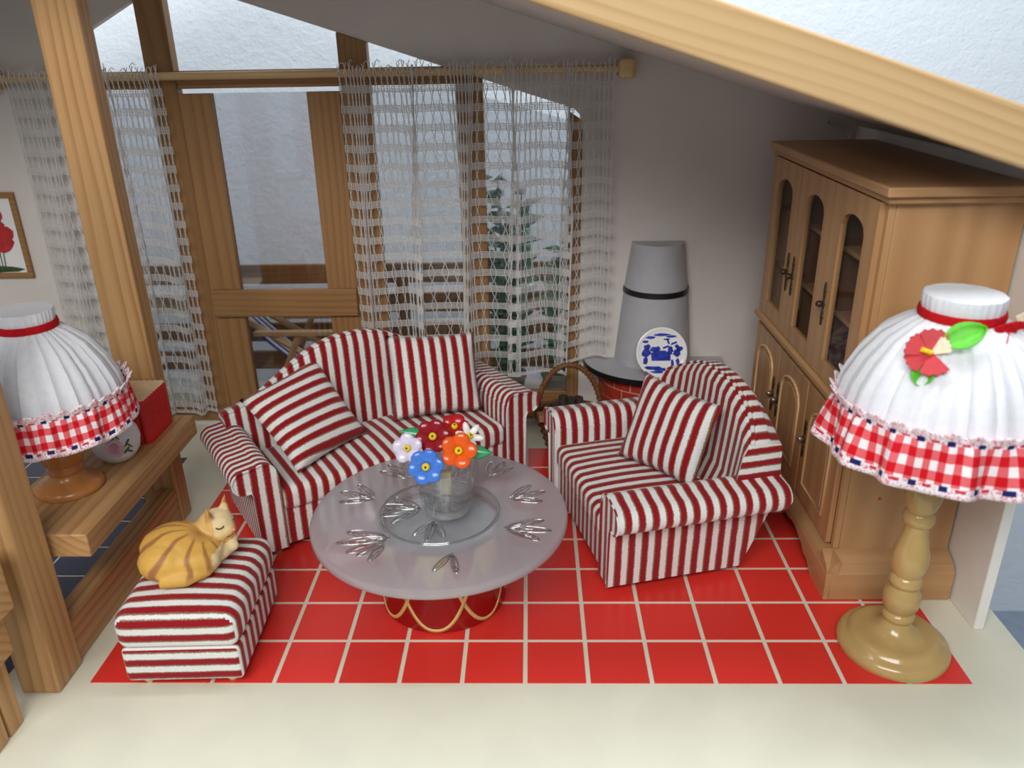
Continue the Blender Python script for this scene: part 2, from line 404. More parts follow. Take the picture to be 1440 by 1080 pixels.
# back gable wall: strips round the window opening
OL, OR_, OB = -3.2, .405, .05
mb = MB(); th = (YB, YB+.07)
mb.prism([(-4.9, 0), (OL, 0), (OL, ceil_l(OL)), (-4.9, ceil_l(-4.9))], *th)
mb.prism([(OR_, 0), (2.34, 0), (2.34, ceil_r(2.34)), (OR_, ceil_r(OR_))], *th)
mb.prism([(OL, 0), (OR_, 0), (OR_, OB), (OL, OB)], *th)
AX = -2.318
mb.prism([(OL, open_top(OL)), (AX, open_top(AX)), (AX, ceil_l(RX)-.02), (RX, ceil_l(RX)), (OL, ceil_l(OL))], *th)
mb.prism([(AX, open_top(AX)), (OR_-.06, open_top(OR_-.06)), (OR_-.02, open_top(OR_)-.02), (OR_, open_top(OR_)-.07), (OR_, ceil_r(OR_)), (AX, ceil_l(RX)-.02)], *th)
wb = tag(mb.build('wall_back', 'wall', smooth=0), 'white gable wall with a large cut-out window opening', 'wall', kind='structure')
# right wall panel
mb = MB(); mb.prism([(.384, .0), (2.85, .0), (2.85, ceil_r(2.31)), (.384, ceil_r(2.31))], 2.282, 2.338, 'x')
tag(mb.build('wall_right', 'panel', bev=.008), 'white side wall panel with rounded front edge', 'wall', kind='structure')
tag(box(-4.96, -4.9, .384, 2.92, 0, ceil_l(-4.9)).build('wall_left', 'panel'), 'white side wall panel of the blue tiled room', 'wall', kind='structure')
# roof
mb = MB(); mb.prism([(RX, ceil_r(RX)-.02), (2.75, ceil_r(2.75)), (2.75, ceil_r(2.75)+.06), (RX, ceil_r(RX)+.05)], .42, 3.12)
mb.prism([(-5.2, ceil_l(-5.2)), (RX, ceil_l(RX)), (RX, ceil_l(RX)+.06), (-5.2, ceil_l(-5.2)+.06)], .42, 3.12)
tag(mb.build('ceiling', 'wall', smooth=0), 'sloping white roof boards of the dollhouse', 'ceiling', kind='structure')
# front roof beam, built along its own axis so the grain follows it
sl = math.atan(-.324); L = 5.6
bo = tag(box(0, L, 0, .14, 0, .205).build('trim_1', 'palepine_x', bev=.012), 'pale pine roof beam sloping across the front edge', 'beam', kind='structure')
bo.location = (RX+.02, .28, 2.943-.324*(RX+.02)); bo.rotation_euler = (0, -sl, 0)
bo2 = tag(box(-3.2, 0, 0, .14, 0, .185).build('trim_2', 'palepine_x', bev=.012), 'pine roof beam rising towards the ridge', 'beam', kind='structure')
bo2.location = (RX-.02, .28, 3.68); bo2.rotation_euler = (0, -math.atan(.53), 0)

# pine window frame standing in the opening
win = thing('window_1', 'pine framed gable window with posts and glass', 'window', (0, YB, 0), kind='structure')
def post(x0, x1, ztop0, ztop1, nm='post', y0=-.015, y1=.085, z0=OB):
    mb = MB(); mb.prism([(x0, z0), (x1, z0), (x1, ztop1), (x0, ztop0)], y0, y1); return mb.build(nm, 'oakpine_z', win, bev=.006)
for x0, x1 in ((-3.2, -3.08), (-2.56, -2.365), (-1.24, -1.045), (-.46, -.275), (.315, .402)):
    post(x0, x1, open_top(x0)-(.0 if x1 < .3 else .03), open_top(x1)-(0 if x1 < .3 else .06))
box(-3.2, .402, -.03, .085, .05, .17).build('bottom_rail', 'oakpine_x', win, bev=.006)
for x0, x1 in ((-3.08, -2.56), (-2.365, -1.24), (-1.045, -.46)): box(x0, x1, 0, .075, 2.545, 2.66).build('transom', 'oakpine_x', win, bev=.005)
box(-.275, .315, 0, .075, .17, .26).build('transom', 'oakpine_x', win, bev=.005)
for x0, x1, zt in ((-3.08, -2.56, 2.52), (-1.045, -.46, 2.52)): box(x0, x1, .03, .042, .17, zt).build('pane', 'pane', win)
MB().prism([(-.275, .26), (.315, .26), (.315, 2.30), (-.275, 2.46)], .03, .042).build('pane', 'pane', win)

# door between the middle posts
door = thing('door_1', 'pine glazed door with a wide middle rail behind the sofa', 'door', (0, YB, 0), kind='structure')
box(-2.36, -2.13, -.035, .03, .02, 2.515).build('stile', 'oakpine_z', door, bev=.006)
box(-1.475, -1.245, -.035, .03, .02, 2.515).build('stile', 'oakpine_z', door, bev=.006)
box(-2.345, -1.255, -.075, -.035, .93, 1.138).build('middle_rail', 'oakpine_x', door, bev=.006)
box(-2.13, -1.475, -.035, .03, .02, .2).build('bottom_rail', 'oakpine_x', door, bev=.006)
box(-2.13, -1.475, -.005, .008, 1.10, 2.515).build('pane', 'door_pane', door)
box(-2.13, -1.475, -.005, .008, .2, .96).build('pane', 'door_pane', door)

# room that the dollhouse stands in
tag(box(-14, 14, 4.6, 4.75, -3.3, 9).build('wall_outer', 'plaster', smooth=0), 'rough white plaster wall of the room behind the dollhouse', 'wall', kind='structure')
tag(box(-14, 14, -9, 4.6, -3.4, -3.3).build('floor_outer', 'ground', smooth=0), 'grey floor of the room far below', 'floor', kind='structure')
st = thing('display_table', 'plain wooden table carrying the dollhouse', 'table', (0, 0, -3.3))
box(-5.0, 2.2, -1.3, 3.5, 3.06, 3.18).build('table_top', 'oakpine_x', st)
for x in (-4.8, 1.9):
    for y in (-1.1, 3.2): box(x, x+.18, y, y+.18, 0, 3.06).build('leg', 'oakpine_z', st)

# ================================================================== BALCONY
rl = thing('balcony_railing', 'brown board railing on the balcony behind the window', 'railing', (-1.6, 3.64, 0))
for z in (.16, .42, .68, .94): box(-3.0, 2.25, 0, .04, z, z+.165).build('board', 'oakpine_x', rl, bev=.005)
for x in (-2.9, -1.3, .5, 2.15): box(x, x+.1, -.06, 0, 0, 1.12).build('post', 'oakpine_z', rl, bev=.005)
dc = thing('deck_chair', 'wooden folding deck chair with blue striped sling on the balcony', 'deck chair', (-1.85, 3.28, 0), 0)
for y in (-.17, .17):
    MB().tube([(-.55, y, .90), (.62, y, .12)], .028, 6).build('frame_bar', 'rod', dc)
    MB().tube([(-.28, y*1.15, .0), (.0, y*1.15, .62), (.04, y*1.15, .70)], .028, 6).build('leg', 'rod', dc)
    MB().tube([(.62, y*.9, .0), (.58, y*.9, .17)], .028, 6).build('leg', 'rod', dc)
    box(-.32, .32, y*1.3-.03, y*1.3+.03, .68, .72).build('armrest', 'rod', dc, bev=.008)
mb = MB(); mb.grid(lambda u, v: (-.53+1.13*u, -.15+.3*v, .92-.78*u-.16*sin(pi*u)), 16, 6)
o = mb.build('sling', 'sling', dc); set_s(o, lambda c, n: c.y+1)
mm = o.modifiers.new('solid', 'SOLIDIFY'); mm.thickness = .012
def plant(loc, hgt, spread, nst, label, flowers=True):
    p = thing('potted_plant', label, 'plant', loc)
    MB().lathe([(.10, 0), (.14, .2), (.15, .21), (.15, .25), (.13, .25), (.12, .2)], 24).build('pot', 'greypot', p)
    for k in range(nst):
        a = random.uniform(0, 2*pi); rr = spread*sqrt(random.random()); h = hgt*random.uniform(.62, 1)
        pts = [Vector((.04*cos(a), .04*sin(a), .2)).lerp(Vector((rr*cos(a), rr*sin(a)*.4, h)), t)+Vector((0, 0, .1*sin(pi*t))) for t in (0, .25, .5, .75, 1)]
        stem = MB().tube(pts, [.012, .011, .01, .008, .006], 5).build('stem', 'foliage', p)
        lf = MB()
        for q in range(13):
            t = .12+.88*q/12; i = min(3, int(t*4)); c = pts[i].lerp(pts[i+1], t*4-i)
            d = random.uniform(0, 2*pi); e = random.uniform(-.2, .7); ln = random.uniform(.12, .20); w = ln*.33
            dx = Vector((cos(d)*cos(e), sin(d)*cos(e), sin(e))); sd = Vector((-sin(d), cos(d), 0))
            up = dx.cross(sd)*-.02
            lf.add([c, c+dx*ln*.4+sd*w+up, c+dx*ln, c+dx*ln*.4-sd*w+up, c+dx*ln*.4-up*1.5], [(0, 1, 4), (1, 2, 4), (2, 3, 4), (3, 0, 4)])
        o = lf.build('leaves', 'foliage' if k % 3 else 'foliage_pale', stem, smooth=180, recalc=False)
        sm = o.modifiers.new('solid', 'SOLIDIFY'); sm.thickness = .006
        if flowers and k % 3 == 0:
            MB().ell(pts[-1]+Vector((0, 0, .02)), (.04, .03, .035)).build('blossom', 'e_white', stem)
    return p
plant((-.15, 3.30, .0), 1.98, .26, 17, 'tall leafy green plant in a grey pot behind the lace curtain')
plant((.27, 3.34, .0), 1.45, .10, 6, 'shorter green plant in a grey pot beside the window jamb', True)
# flower box and bottle crate on the balcony
fb = thing('wooden_planter', 'low brown wooden planter box on the balcony floor', 'planter', (-.75, 3.34, 0))
for y in (-.13, .11): box(-.26, .26, y, y+.02, 0, .34).build('side_board', 'oakpine_x', fb, bev=.004)
for x in (-.26, .24): box(x, x+.02, -.11, .11, 0, .34).build('end_board', 'oakpine_y', fb, bev=.004)
box(-.24, .24, -.11, .11, .02, .28).build('soil', 'bark', fb)

# ================================================================== CURTAINS
RODZ, RODY = 2.63, 2.755
rod = thing('curtain_rod', 'pale wooden curtain rod with rounded block ends', 'curtain rod', (-1.42, RODY, RODZ))
MB().tube([(-2.12, 0, 0), (2.09, 0, 0)], .026, 14).build('rod', 'rod', rod)
for sx in (-2.16, 2.10):
    box(sx-.05, sx+.06, -.065, .09, -.065, .065).build('finial', 'rod', rod, bev=.03, seg=4)
def curtain(x0, x1, z0, gather, folds, seed, label, lift=0.):
    rnd = random.Random(seed); Wd = x1-x0; t = thing('lace_curtain', label, 'curtain', ((x0+x1)/2, RODY, z0), group='lace curtains on the rod')
    ox = (x0+x1)/2
    ph = [rnd.uniform(0, 6.28) for _ in range(8)]
    fr = [folds, folds*1.73, folds*.53]
    def pos(u, z):
        hl = min(1, max(0, (u-.80)/.12))*lift; z = RODZ-(RODZ-z)*(1-hl*max(0, (RODZ-z)/(RODZ-z0)))
        k = (RODZ-z)/(RODZ-z0)     # 0 at rod, 1 at hem
        amp = .35+.65*min(1, k*2.2) if k > 0 else .35
        f1 = sin(2*pi*fr[0]*u+ph[0]+.5*k); f2 = sin(2*pi*fr[1]*u+ph[1]-.7*k); f3 = sin(2*pi*fr[2]*u+ph[2]+.4*k)
        x = x0+Wd*u+Wd/folds*amp*(.24*sin(2*pi*fr[0]*u*1.0+ph[3]+.9*k)+.10*sin(2*pi*fr[1]*u+ph[4]))*min(1, 6*u, 6*(1-u))
        y = amp*(.022*f1+.012*f2+.010*f3)-.005
        if k < .06:
            q = max(0, (.06-k)/.06); y = y*(1-.5*q)-.036*(q if z <= RODZ+.02 else 1.)
        z2 = z+.010*sin(2*pi*fr[0]*u+ph[5])*min(1, max(0, k*3))-.012*f3*k
        return Vector((x-ox, y, z2-z0))
    Ln = Wd*gather; npair = int(Ln/.05); cell = .128
    zs = []; z = RODZ-.10
    while z > z0+.04: zs.append(z); z -= cell*rnd.uniform(.95, 1.05)
    zs.append(z0)
    net = MB(); d = .0125/Ln
    for i in range(npair):
        u = (i+.5)/npair+rnd.uniform(-.15, .15)/npair
        for sg in (-1, 1):
            pts = []
            lev = [RODZ+.05+.02*sin(i*1.1), RODZ-.0]+zs
            for a, b in zip(lev, lev[1:]):
                for q, w in ((0, 1), (.28, .5), (.5, .12), (.72, .5)):
                    pts.append(pos(min(1, max(0, u+sg*d*w)), a+(b-a)*q))
            pts.append(pos(min(1, max(0, u+sg*d)), lev[-1]))
            net.tube(pts, .0031, 3, cap=False)
    # looped heading over the rod
    for i in range(0, npair, 2):
        u = (i+.5)/npair; h = RODZ+.05+.02*sin(i*1.1)
        net.tube([pos(u, h), pos(min(1, u+.5/npair), h+.018), pos(min(1, u+1./npair), h+.004)], .003, 3, cap=False)
    net.build('net', 'lace', t, smooth=180, recalc=False)
    nu = int(Ln/.018)
    for z in zs:
        b = MB()
        for q in range(5):
            zz = z+(q-2)*.0105
            if zz < z0-.002: zz = z0+q*.004
            b.tube([pos(i/nu, zz) for i in range(nu+1)], .0030, 3, cap=False)
        b.build('woven_band', 'lace', t, smooth=180, recalc=False)
    return t
curtain(-3.5, -2.42, .15, 1.75, 4.3, 3, 'narrow white lace curtain beside the tall pine post')
curtain(-1.23, .612, .45, 1.65, 5.2, 12, 'wide white lace curtain behind the striped sofa', .07)

# ================================================================== ROOM DIVIDER (left)
dv = thing('room_divider', 'pine divider of tall post, shelf plank and low rail', 'room divider', (-2.3, 0, 0))
box(-.13, .10, 1.42, 1.55, 0, ceil_l(-2.4)).build('post', 'pine_z', dv, bev=.01)
box(-.08, .105, -.06, .15, 0, 2.9).build('post', 'pine_z', dv, bev=.012)
SZ = .72
box(-.27, .26, .19, 1.42, SZ-.125, SZ).build('shelf', 'pine_y', dv, bev=.008)
box(.10, .26, 1.42, 1.5, SZ-.125, SZ).build('shelf_end', 'pine_y', dv, bev=.008)
box(-.03, .09, .15, 1.42, 0, .245).build('rail', 'pine_y', dv, bev=.01)

# pine bench at the far left front edge
bn = thing('pine_bench', 'small pine bench on the cream floor beside the divider post', 'bench', (-2.68, -.32, 0))
box(-.35, .52, -.13, .12, .62, .93).build('seat_box', 'pine_x', bn, bev=.012)
for x in (-.30, .30):
    for y in (-.11, .0): box(x, x+.11, y, y+.10, 0, .4).build('leg', 'pine_z', bn, bev=.01)
box(-.32, .47, -.11, .1, .40, .62).build('apron', 'pine_x', bn, bev=.01)

# ================================================================== UPHOLSTERY
def couch(root, Wd, D, armw, seatz, armz, flare, backz0, backz1, arm_scale=1., off=0., back_pow=1.6, lean=0., armback=.03, r=.075):
    kids0 = set(root.children)
    hw = Wd/2; hd = D/2; ix = hw-armw
    # base panel
    o = box(-ix-.01, ix+.01, -hd+.02, hd-.04, .05, seatz-.12).build('base', 'stripe', root, bev=.012); set_s(o, lambda c, n: c.x+off+9)
    # seat cushion
    mb = rounded(ix-.005, (D-.2)/2, .075, .045, 12, .02, (0, -hd+(D-.2)/2-.005, seatz-.065))
    o = weld(mb.build('seat_cushion', 'stripe', root, smooth=60)); set_s(o, lambda c, n: c.x+off+9)
    # camel back
    def prof(x):
        k = min(1, abs(x)/hw); return backz0+(backz1-backz0)*(.5+.5*cos(pi*k**1.15))**back_pow
    yf, yb = hd-.20, hd-.02
    def sec(u, v):
        x = -hw*.97+2*hw*.97*u; zt = prof(x); e = 1-abs(2*u-1)**6
        pts = [(yf, seatz-.15), (yf+.015, seatz+.1), (yf+.04, zt-.07), (yf+.055, zt-.02), (yf+.085, zt+.003), (yf+.13, zt), (yf+.155, zt-.025), (yf+.16, zt-.07), (yb+.0, .3), (yb-.02, .05)]
        q = v*(len(pts)-1); i = min(len(pts)-2, int(q)); f = q-i
        y = pts[i][0]*(1-f)+pts[i+1][0]*f; z = pts[i][1]*(1-f)+pts[i+1][1]*f
        y += -.05*(abs(2*u-1)**4)*(1 if v < .6 else 0)+.012*0
        return (x, y, z)
    mb = MB(); mb.grid(sec, 48, 27)
    n = len(mb.v); w = 49
    mb.f.append(tuple(j*w for j in range(28))); mb.f.append(tuple(j*w+48 for j in range(27, -1, -1)))
    o = mb.build('backrest', 'stripe', root, smooth=50)
    set_s(o, lambda c, nn: (c.x+off+9) if abs(nn.x) < .75 else c.z+9)
    # piping along the top edge
    pts = [sec(i/48, .40) for i in range(49)]
    o = MB().tube([(p[0], p[1]-.004, p[2]+.004) for p in pts], .008, 6).build('piping', 'stripe', root); set_s(o, lambda c, nn: c.x+off+9)
    # rolled arms
    for sg in (-1, 1):
        pr = [(ix, .05), (ix, armz-r-.06)]+[(ix+.005, armz-r)]+arc(ix+r+.01, armz-r, r, 180, 62, 7)
        pr += arc(hw+flare-r*.9, armz-r*1.15, r*.95, 70, -95, 10)
        pr += [(hw+.012, armz-2.1*r), (hw, armz-2.5*r), (hw-.012, .05)]
        pl = [(sg*a, b) for a, b in pr]
        mb = MB(); mb.prism(pl, -hd, hd-armback)
        # break the long faces so the shading stays smooth
        o = mb.build('arm', 'stripe', root, smooth=50); set_s(o, lambda c, nn: (c.y*arm_scale+9) if abs(nn.y) < .7 else c.x+9.03)
        cx = sum(a for a, b in pl)/len(pl)
        edge = [(a, -hd-.004, b) for a, b in pl]
        e = MB().tube(edge, .006, 5).build('piping', 'stripe', o); set_s(e, lambda c, nn: c.x+9.03)
    if lean:
        for ch in root.children:
            for v in ch.data.vertices:
                if v.co.y > 0: v.co.y += lean*min(1, v.co.y/(hd*.7))*min(1, max(0, v.co.z-.06)/.46)
            ch.data.update()
            if ch.name.split('.')[0] == 'arm':      # keep the side stripes upright
                ch.data.attributes.remove(ch.data.attributes['s']); set_s(ch, lambda c, nn: (c.y*arm_scale+9) if abs(nn.y) < .7 else c.x+9.03)
    # little block feet
    for sx in (-1, 1):
        for y in (-hd+.06, hd-.12): MB().lathe([(.03, 0), (.04, .05)], 12, (sx*(hw-.1), y, 0)).build('foot', 'oakpine_z', root)
def pillow(name, label, cor, thick, along, off=0., group='striped throw pillows', nrm=1):
    BL, BR, TR, TL = [Vector(c) for c in cor]
    c0 = (BL+BR+TR+TL)/4; base = Vector((c0.x, c0.y, min(v.z for v in (BL, BR, TR, TL))))
    N = ((BR-BL).cross(TL-BL)).normalized()*nrm; lu = (BR-BL).length; lv = (TL-BL).length
    me = MB(); n = 18
    def side(sg):
        def fn(u, v):
            a, b = 2*u-1, 2*v-1
            pu = u+(.5-u)*.07*(1-b*b); pv = v+(.5-v)*.07*(1-a*a)
            p = BL*(1-pu)*(1-pv)+BR*pu*(1-pv)+TR*pu*pv+TL*(1-pu)*pv
            h = ((1-a**4)*(1-b**4))**.55*(1-.18*(a*a+b*b))
            return p-base+N*sg*thick*h
        return fn
    me.grid(side(1), n, n); me.grid(side(-1), n, n)
    o = weld(me.build(name, 'stripe', None, smooth=180), 1e-4); o.location = base
    U = (BR-BL).normalized(); Vv = (TL-BL).normalized()
    set_s(o, lambda c, nn: (c.dot(U) if along == 'v' else c.dot(Vv))+9+off)
    return tag(o, label, 'pillow', group)

sofa = thing('sofa', 'red and white striped camelback sofa with rolled arms', 'sofa', (-1.0, 1.83, .0042), rad(34))
couch(sofa, 1.85, .82, .15, .42, .63, .11, .70, 1.04, 1.3, 0., 1.15, 0., .08)
chair = thing('armchair', 'red and white striped armchair with rolled arms beside the glass table', 'armchair', (.70, 1.316, .0042), rad(-75.5))
couch(chair, 1.16, .82, .14, .42,   .61, .12, .80, 1.01, 1., .02, .5, .19, .03, .085)
pillow('throw_pillow', 'striped pillow slanting against the sofa arm beside the pine divider', [(-1.345, 1.20, .47), (-1.03, 1.74, .47), (-1.375, 1.935, .93), (-1.745, 1.49, .82)], .085, 'u')
pillow('throw_pillow', 'striped pillow standing upright against the sofa back', [(-.895, 1.905, .47), (-.295, 2.075, .47), (-.35, 2.255, .98), (-.94, 2.13, 1.0)], .085, 'v', .02)
pillow('throw_pillow', 'striped pillow leaning in the armchair', [(.56, 1.40, .475), (.95, 1.0, .465), (1.10, 1.12, .925), (.735, 1.60, .945)], .085, 'v', .04)

ot = thing('ottoman', 'red and white striped ottoman with a cushion top under the cat', 'ottoman', (-1.612, .295, .0042), rad(2))
o = weld(rounded(.275, .325, .095, .025, 8, 0, (0, 0, .14)).build('base', 'stripe', ot, smooth=60)); set_s(o, lambda c, n: (c.y+9) if abs(n.y) < .7 else 9-.32-(.42-c.z) if n.y < 0 else 9+.32+(.42-c.z))
o = weld(rounded(.288, .335, .10, .065, 8, .03, (0, 0, .325)).build('cushion', 'stripe', ot, smooth=60)); set_s(o, lambda c, n: (c.y+9) if abs(n.y) < .72 else 9-.32-(.42-c.z) if n.y < 0 else 9+.32+(.42-c.z))
for sx in (-.2, .2):
    for y in (-.26, .26): MB().lathe([(.018, 0), (.035, .03), (.045, .055)], 14, (sx, y, 0)).build('foot', 'ivory', ot)

# ================================================================== CAT
HC = Vector((.155, .055, .165)); FA = rad(-42)
def make_cat():
    mb = MB(); R3 = lambda x, y, z: Euler((x, y, z)).to_matrix()
    # curled trunk: a fat ring of ellipsoids, local frame centred under the body
    mb.ell((0, 0, .085), (.185, .165, .09)); mb.ell((-.03, .02, .12), (.15, .14, .085)); mb.ell((-.07, -.05, .09), (.12, .115, .09))
    mb.ell((.09, .06, .10), (.09, .09, .08)); mb.ell((.03, -.09, .075), (.13, .08, .072))
    mb.ell((.105, .06, .135), (.06, .058, .06))                                   # neck
    mb.ell(HC, (.082, .078, .068)); mb.ell(HC+Vector((.062*cos(FA), .062*sin(FA), -.022)), (.036, .036, .03))   # head, muzzle
    mb.ell(HC+Vector((.03*cos(FA), .03*sin(FA), -.028)), (.062, .062, .044))      # cheeks
    for da in (-75, 75):                                                            # ears
        a_ = FA+rad(da); c = HC+Vector((.045*cos(a_), .045*sin(a_), .035)); f_ = Vector((cos(FA), sin(FA), 0)); s_ = Vector((cos(a_), sin(a_), 0))
        mb.add([c-s_*.038, c+s_*.034+Vector((0, 0, -.02)), c+f_*.032, c-f_*.030, c+s_*.026+Vector((0, 0, .10))], [(0, 2, 1, 3), (0, 4, 2), (2, 4, 1), (1, 4, 3), (3, 4, 0)])
    mb.ell((.15, -.035, .055), (.075, .035, .035), R3(0, 0, .6)); mb.ell((.20, .0, .06), (.04, .03, .028)); mb.ell((.195, .03, .085), (.045, .03, .028))  # paws
    mb.tube([(-.1, -.14, .04), (0, -.165, .04), (.09, -.13, .042), (.14, -.07, .045)], [.035, .034, .03, .022], 10)   # tail
    me = mb.mesh('cat', 0, recalc=True); o = put('cat', me, 'cat')
    r = o.modifiers.new('r', 'REMESH'); r.mode = 'VOXEL'; r.voxel_size = .0075; r.use_smooth_shade = True
    s = o.modifiers.new('s', 'SMOOTH'); s.iterations = 5; s.factor = .5
    dg = bpy.context.evaluated_depsgraph_get(); ev = o.evaluated_get(dg); m2 = bpy.data.meshes.new_from_object(ev)
    o.modifiers.clear(); o.data = m2; m2.name = 'cat'
    if not m2.materials: m2.materials.append(M['cat'])
    m2.polygons.foreach_set('use_smooth', [True]*len(m2.polygons))
    st, pa = [], []
    for v in m2.vertices:
        x, y, z = v.co; head = (v.co-HC).length
        a = atan2(y-.0, x-.085); d = hypot(x-.085, y)
        w = .5+.5*sin(a*12.+noise.noise(v.co*9)*1.6)
        k = max(0, min(1, (w-.78)/.16))*max(0, min(1, (z-.03)/.03))*max(0, min(1, (d-.03)/.05))
        if head < .10: k *= .12
        if x > .12 and z < .11: k = 0
        core = max(0, 1-hypot(x-.085, y+.015)/.07)*(.75 if z > .1 and head > .085 else 0)
        ea = FA-rad(75); ec = HC+Vector((.055*cos(ea)+.018*cos(FA), .055*sin(ea)+.018*sin(FA), .075)); ear = max(0, 1-(v.co-ec).length/.028)*1.2
        st.append(max(k*.8, min(.7, core), min(.8, ear))); pa.append(max(0, min(1, (.105-head)/.03))*(.75 if x > .14 else .25) if head < .105 else (.8 if x > .12 and z < .11 else 0))
    for nm, vals in (('stripe', st), ('pale', pa)):
        at = m2.attributes.new(nm, 'FLOAT', 'POINT'); at.data.foreach_set('value', vals)
    return o
cat = make_cat(); cat.location = (-1.66, .31, .454); cat.rotation_euler = (0, 0, rad(22))
cat.scale = (1.08, 1.05, 1.08)
tag(cat, 'ginger striped cat figurine curled asleep on the ottoman', 'cat')
from mathutils.bvhtree import BVHTree
bv = BVHTree.FromPolygons([v.co for v in cat.data.vertices], [p.vertices[:] for p in cat.data.polygons])
def on_head(da, el):
    d = Vector((cos(FA+rad(da))*cos(rad(el)), sin(FA+rad(da))*cos(rad(el)), sin(rad(el)))); h = bv.ray_cast(HC+d*.3, -d)
    return (h[0] if h[0] else HC+d*.08)+d*.001
for sg in (-1, 1):
    MB().tube([on_head(sg*(22+k*7), 10-6*sin(pi*k/4)) for k in range(5)], .0035, 5).build('eye_line', 'eyeline', cat)
MB().ell(on_head(0, -10), (.010, .010, .008), n=8, m=6).build('nose', 'pink', cat)
MB().tube([on_head(-2, -19), on_head(-12, -27), on_head(-22, -27)], .0025, 5).build('mouth_line', 'eyeline', cat)

# ================================================================== GLASS TABLE
TX, TY, TZ = -.447, .685, .53
tbl = thing('coffee_table', 'round frosted glass coffee table on a red drum base', 'table', (TX, TY, .0042))
leaves = []
def fan(cx, cy, a0, spread, n, ln, wd):      # a spray of etched leaves growing from one point
    for k in range(n):
        an = rad(a0+spread*(k/(n-1)-.5)); l2 = ln*(1-.25*abs(k/(n-1)-.5)); d = l2*.62
        leaves.append((cx+d*cos(an), cy+d*sin(an), l2/2, wd/2, an))
fan(-.22, -.25, 190, 46, 3, .24, .058); fan(-.24, -.30, 235, 30, 2, .16, .04); fan(.10, -.38, 262, 40, 2, .17, .034)
fan(.34, -.16, 352, 50, 3, .22, .05); fan(.36, .12, 20, 60, 3, .19, .05); fan(.24, .36, 62, 50, 3, .17, .045)
fan(-.20, .34, 122, 70, 4, .21, .05); fan(-.36, .12, 160, 60, 3, .20, .05); fan(-.10, .02, 185, 80, 4, .20, .05); fan(-.02, -.10, 265, 60, 3, .16, .04)
def frosted():
    t = NT('frosted_etched_glass'); tc = t.node('ShaderNodeTexCoord')
    sp = t.node('ShaderNodeSeparateXYZ'); t.set(sp.inputs[0], tc.outputs['Object']); x, y = sp.outputs[0], sp.outputs[1]
    m = None
    for lx, ly, la, lb, an in leaves:
        dx = t.math('SUBTRACT', x, lx); dy = t.math('SUBTRACT', y, ly)
        p = t.math('ADD', t.math('MULTIPLY', dx, cos(an)/la), t.math('MULTIPLY', dy, sin(an)/la))
        q = t.math('ADD', t.math('MULTIPLY', dx, -sin(an)/lb), t.math('MULTIPLY', dy, cos(an)/lb))
        d = t.math('ADD', t.math('MULTIPLY', p, p), t.math('MULTIPLY', q, q)); m = d if m is None else t.math('MINIMUM', m, d)
    inside = t.math('LESS_THAN', m, 1.)
    rr = t.math('SQRT', t.math('ADD', t.math('MULTIPLY', x, x), t.math('MULTIPLY', y, y)))
    ctr = t.math('LESS_THAN', rr, .315)
    ins = t.math('MAXIMUM', inside, t.math('MULTIPLY', ctr, .75))
    tr = t.node('ShaderNodeBsdfRefraction'); tr.inputs['IOR'].default_value = 1.1; tr.inputs[0].default_value = (.95, .96, .97, 1)
    t.set(tr.inputs['Roughness'], t.math('SUBTRACT', .5, t.math('MULTIPLY', ins, .45)))
    tp = t.node('ShaderNodeBsdfTransparent'); tp.inputs[0].default_value = (.95, .96, .97, 1)
    df = t.node('ShaderNodeBsdfDiffuse'); df.inputs[0].default_value = lin(206, 206, 212)
    gl = t.node('ShaderNodeBsdfGlossy'); gl.inputs['Roughness'].default_value = .10
    bmp = t.node('ShaderNodeBump', i_Strength=.5, i_Distance=.012); t.set(bmp.inputs['Height'], t.math('SUBTRACT', 1., inside)); t.set(gl.inputs['Normal'], bmp.outputs[0])
    a0 = t.node('ShaderNodeMixShader'); t.set(a0.inputs[0], t.math('ADD', .55, t.math('MULTIPLY', ins, .3))); t.set(a0.inputs[1], tr.outputs[0]); t.set(a0.inputs[2], tp.outputs[0])
    a = t.node('ShaderNodeMixShader'); t.set(a.inputs[0], t.math('SUBTRACT', .37, t.math('MULTIPLY', ins, .28))); t.set(a.inputs[1], a0.outputs[0]); t.set(a.inputs[2], df.outputs[0])
    b = t.node('ShaderNodeMixShader'); t.set(b.inputs[0], t.thin(.07, .6)); t.set(b.inputs[1], a.outputs[0]); t.set(b.inputs[2], gl.outputs[0])
    t.set(t.out.inputs[0], b.outputs[0]); return t.m
M['frosted'] = frosted()
top = MB().lathe([(.65, TZ-.058), (.666, TZ-.054), (.672, TZ-.044), (.672, TZ-.014), (.666, TZ-.004), (.65, TZ)], 96).build('glass_top', 'frosted', tbl, smooth=40)
for lx, ly, la, lb, an in leaves:
    pts = [(lx+la*cos(p)*cos(an)-lb*sin(p)*sin(an), ly+la*cos(p)*sin(an)+lb*sin(p)*cos(an), TZ) for p in [2*pi*k/20 for k in range(20)]]
    e = MB().tube(pts, .0052, 4, closed=True)
    for k in range(-2, 3):
        f = k/3; hx = lb*sqrt(1-f*f)*.7
        e.tube([(lx+la*f*cos(an), ly+la*f*sin(an), TZ), (lx+la*(f+.18)*cos(an)-hx*sin(an), ly+la*(f+.18)*sin(an)+hx*cos(an), TZ)], .003, 3)
    e.tube([(lx-la*cos(an)*1.2, ly-la*sin(an)*1.2, TZ), (lx+la*cos(an), ly+la*sin(an), TZ)], .0035, 4)
    e.build('etched_leaf', 'etch', top, smooth=180)
rg = MB()
for r_ in (.318, .305): rg.tube([(r_*cos(2*pi*k/64), r_*sin(2*pi*k/64), TZ) for k in range(64)], .005, 4, closed=True)
rg.build('etched_ring', 'etch', top, smooth=180)
BR_ = .335; BH = TZ-.059
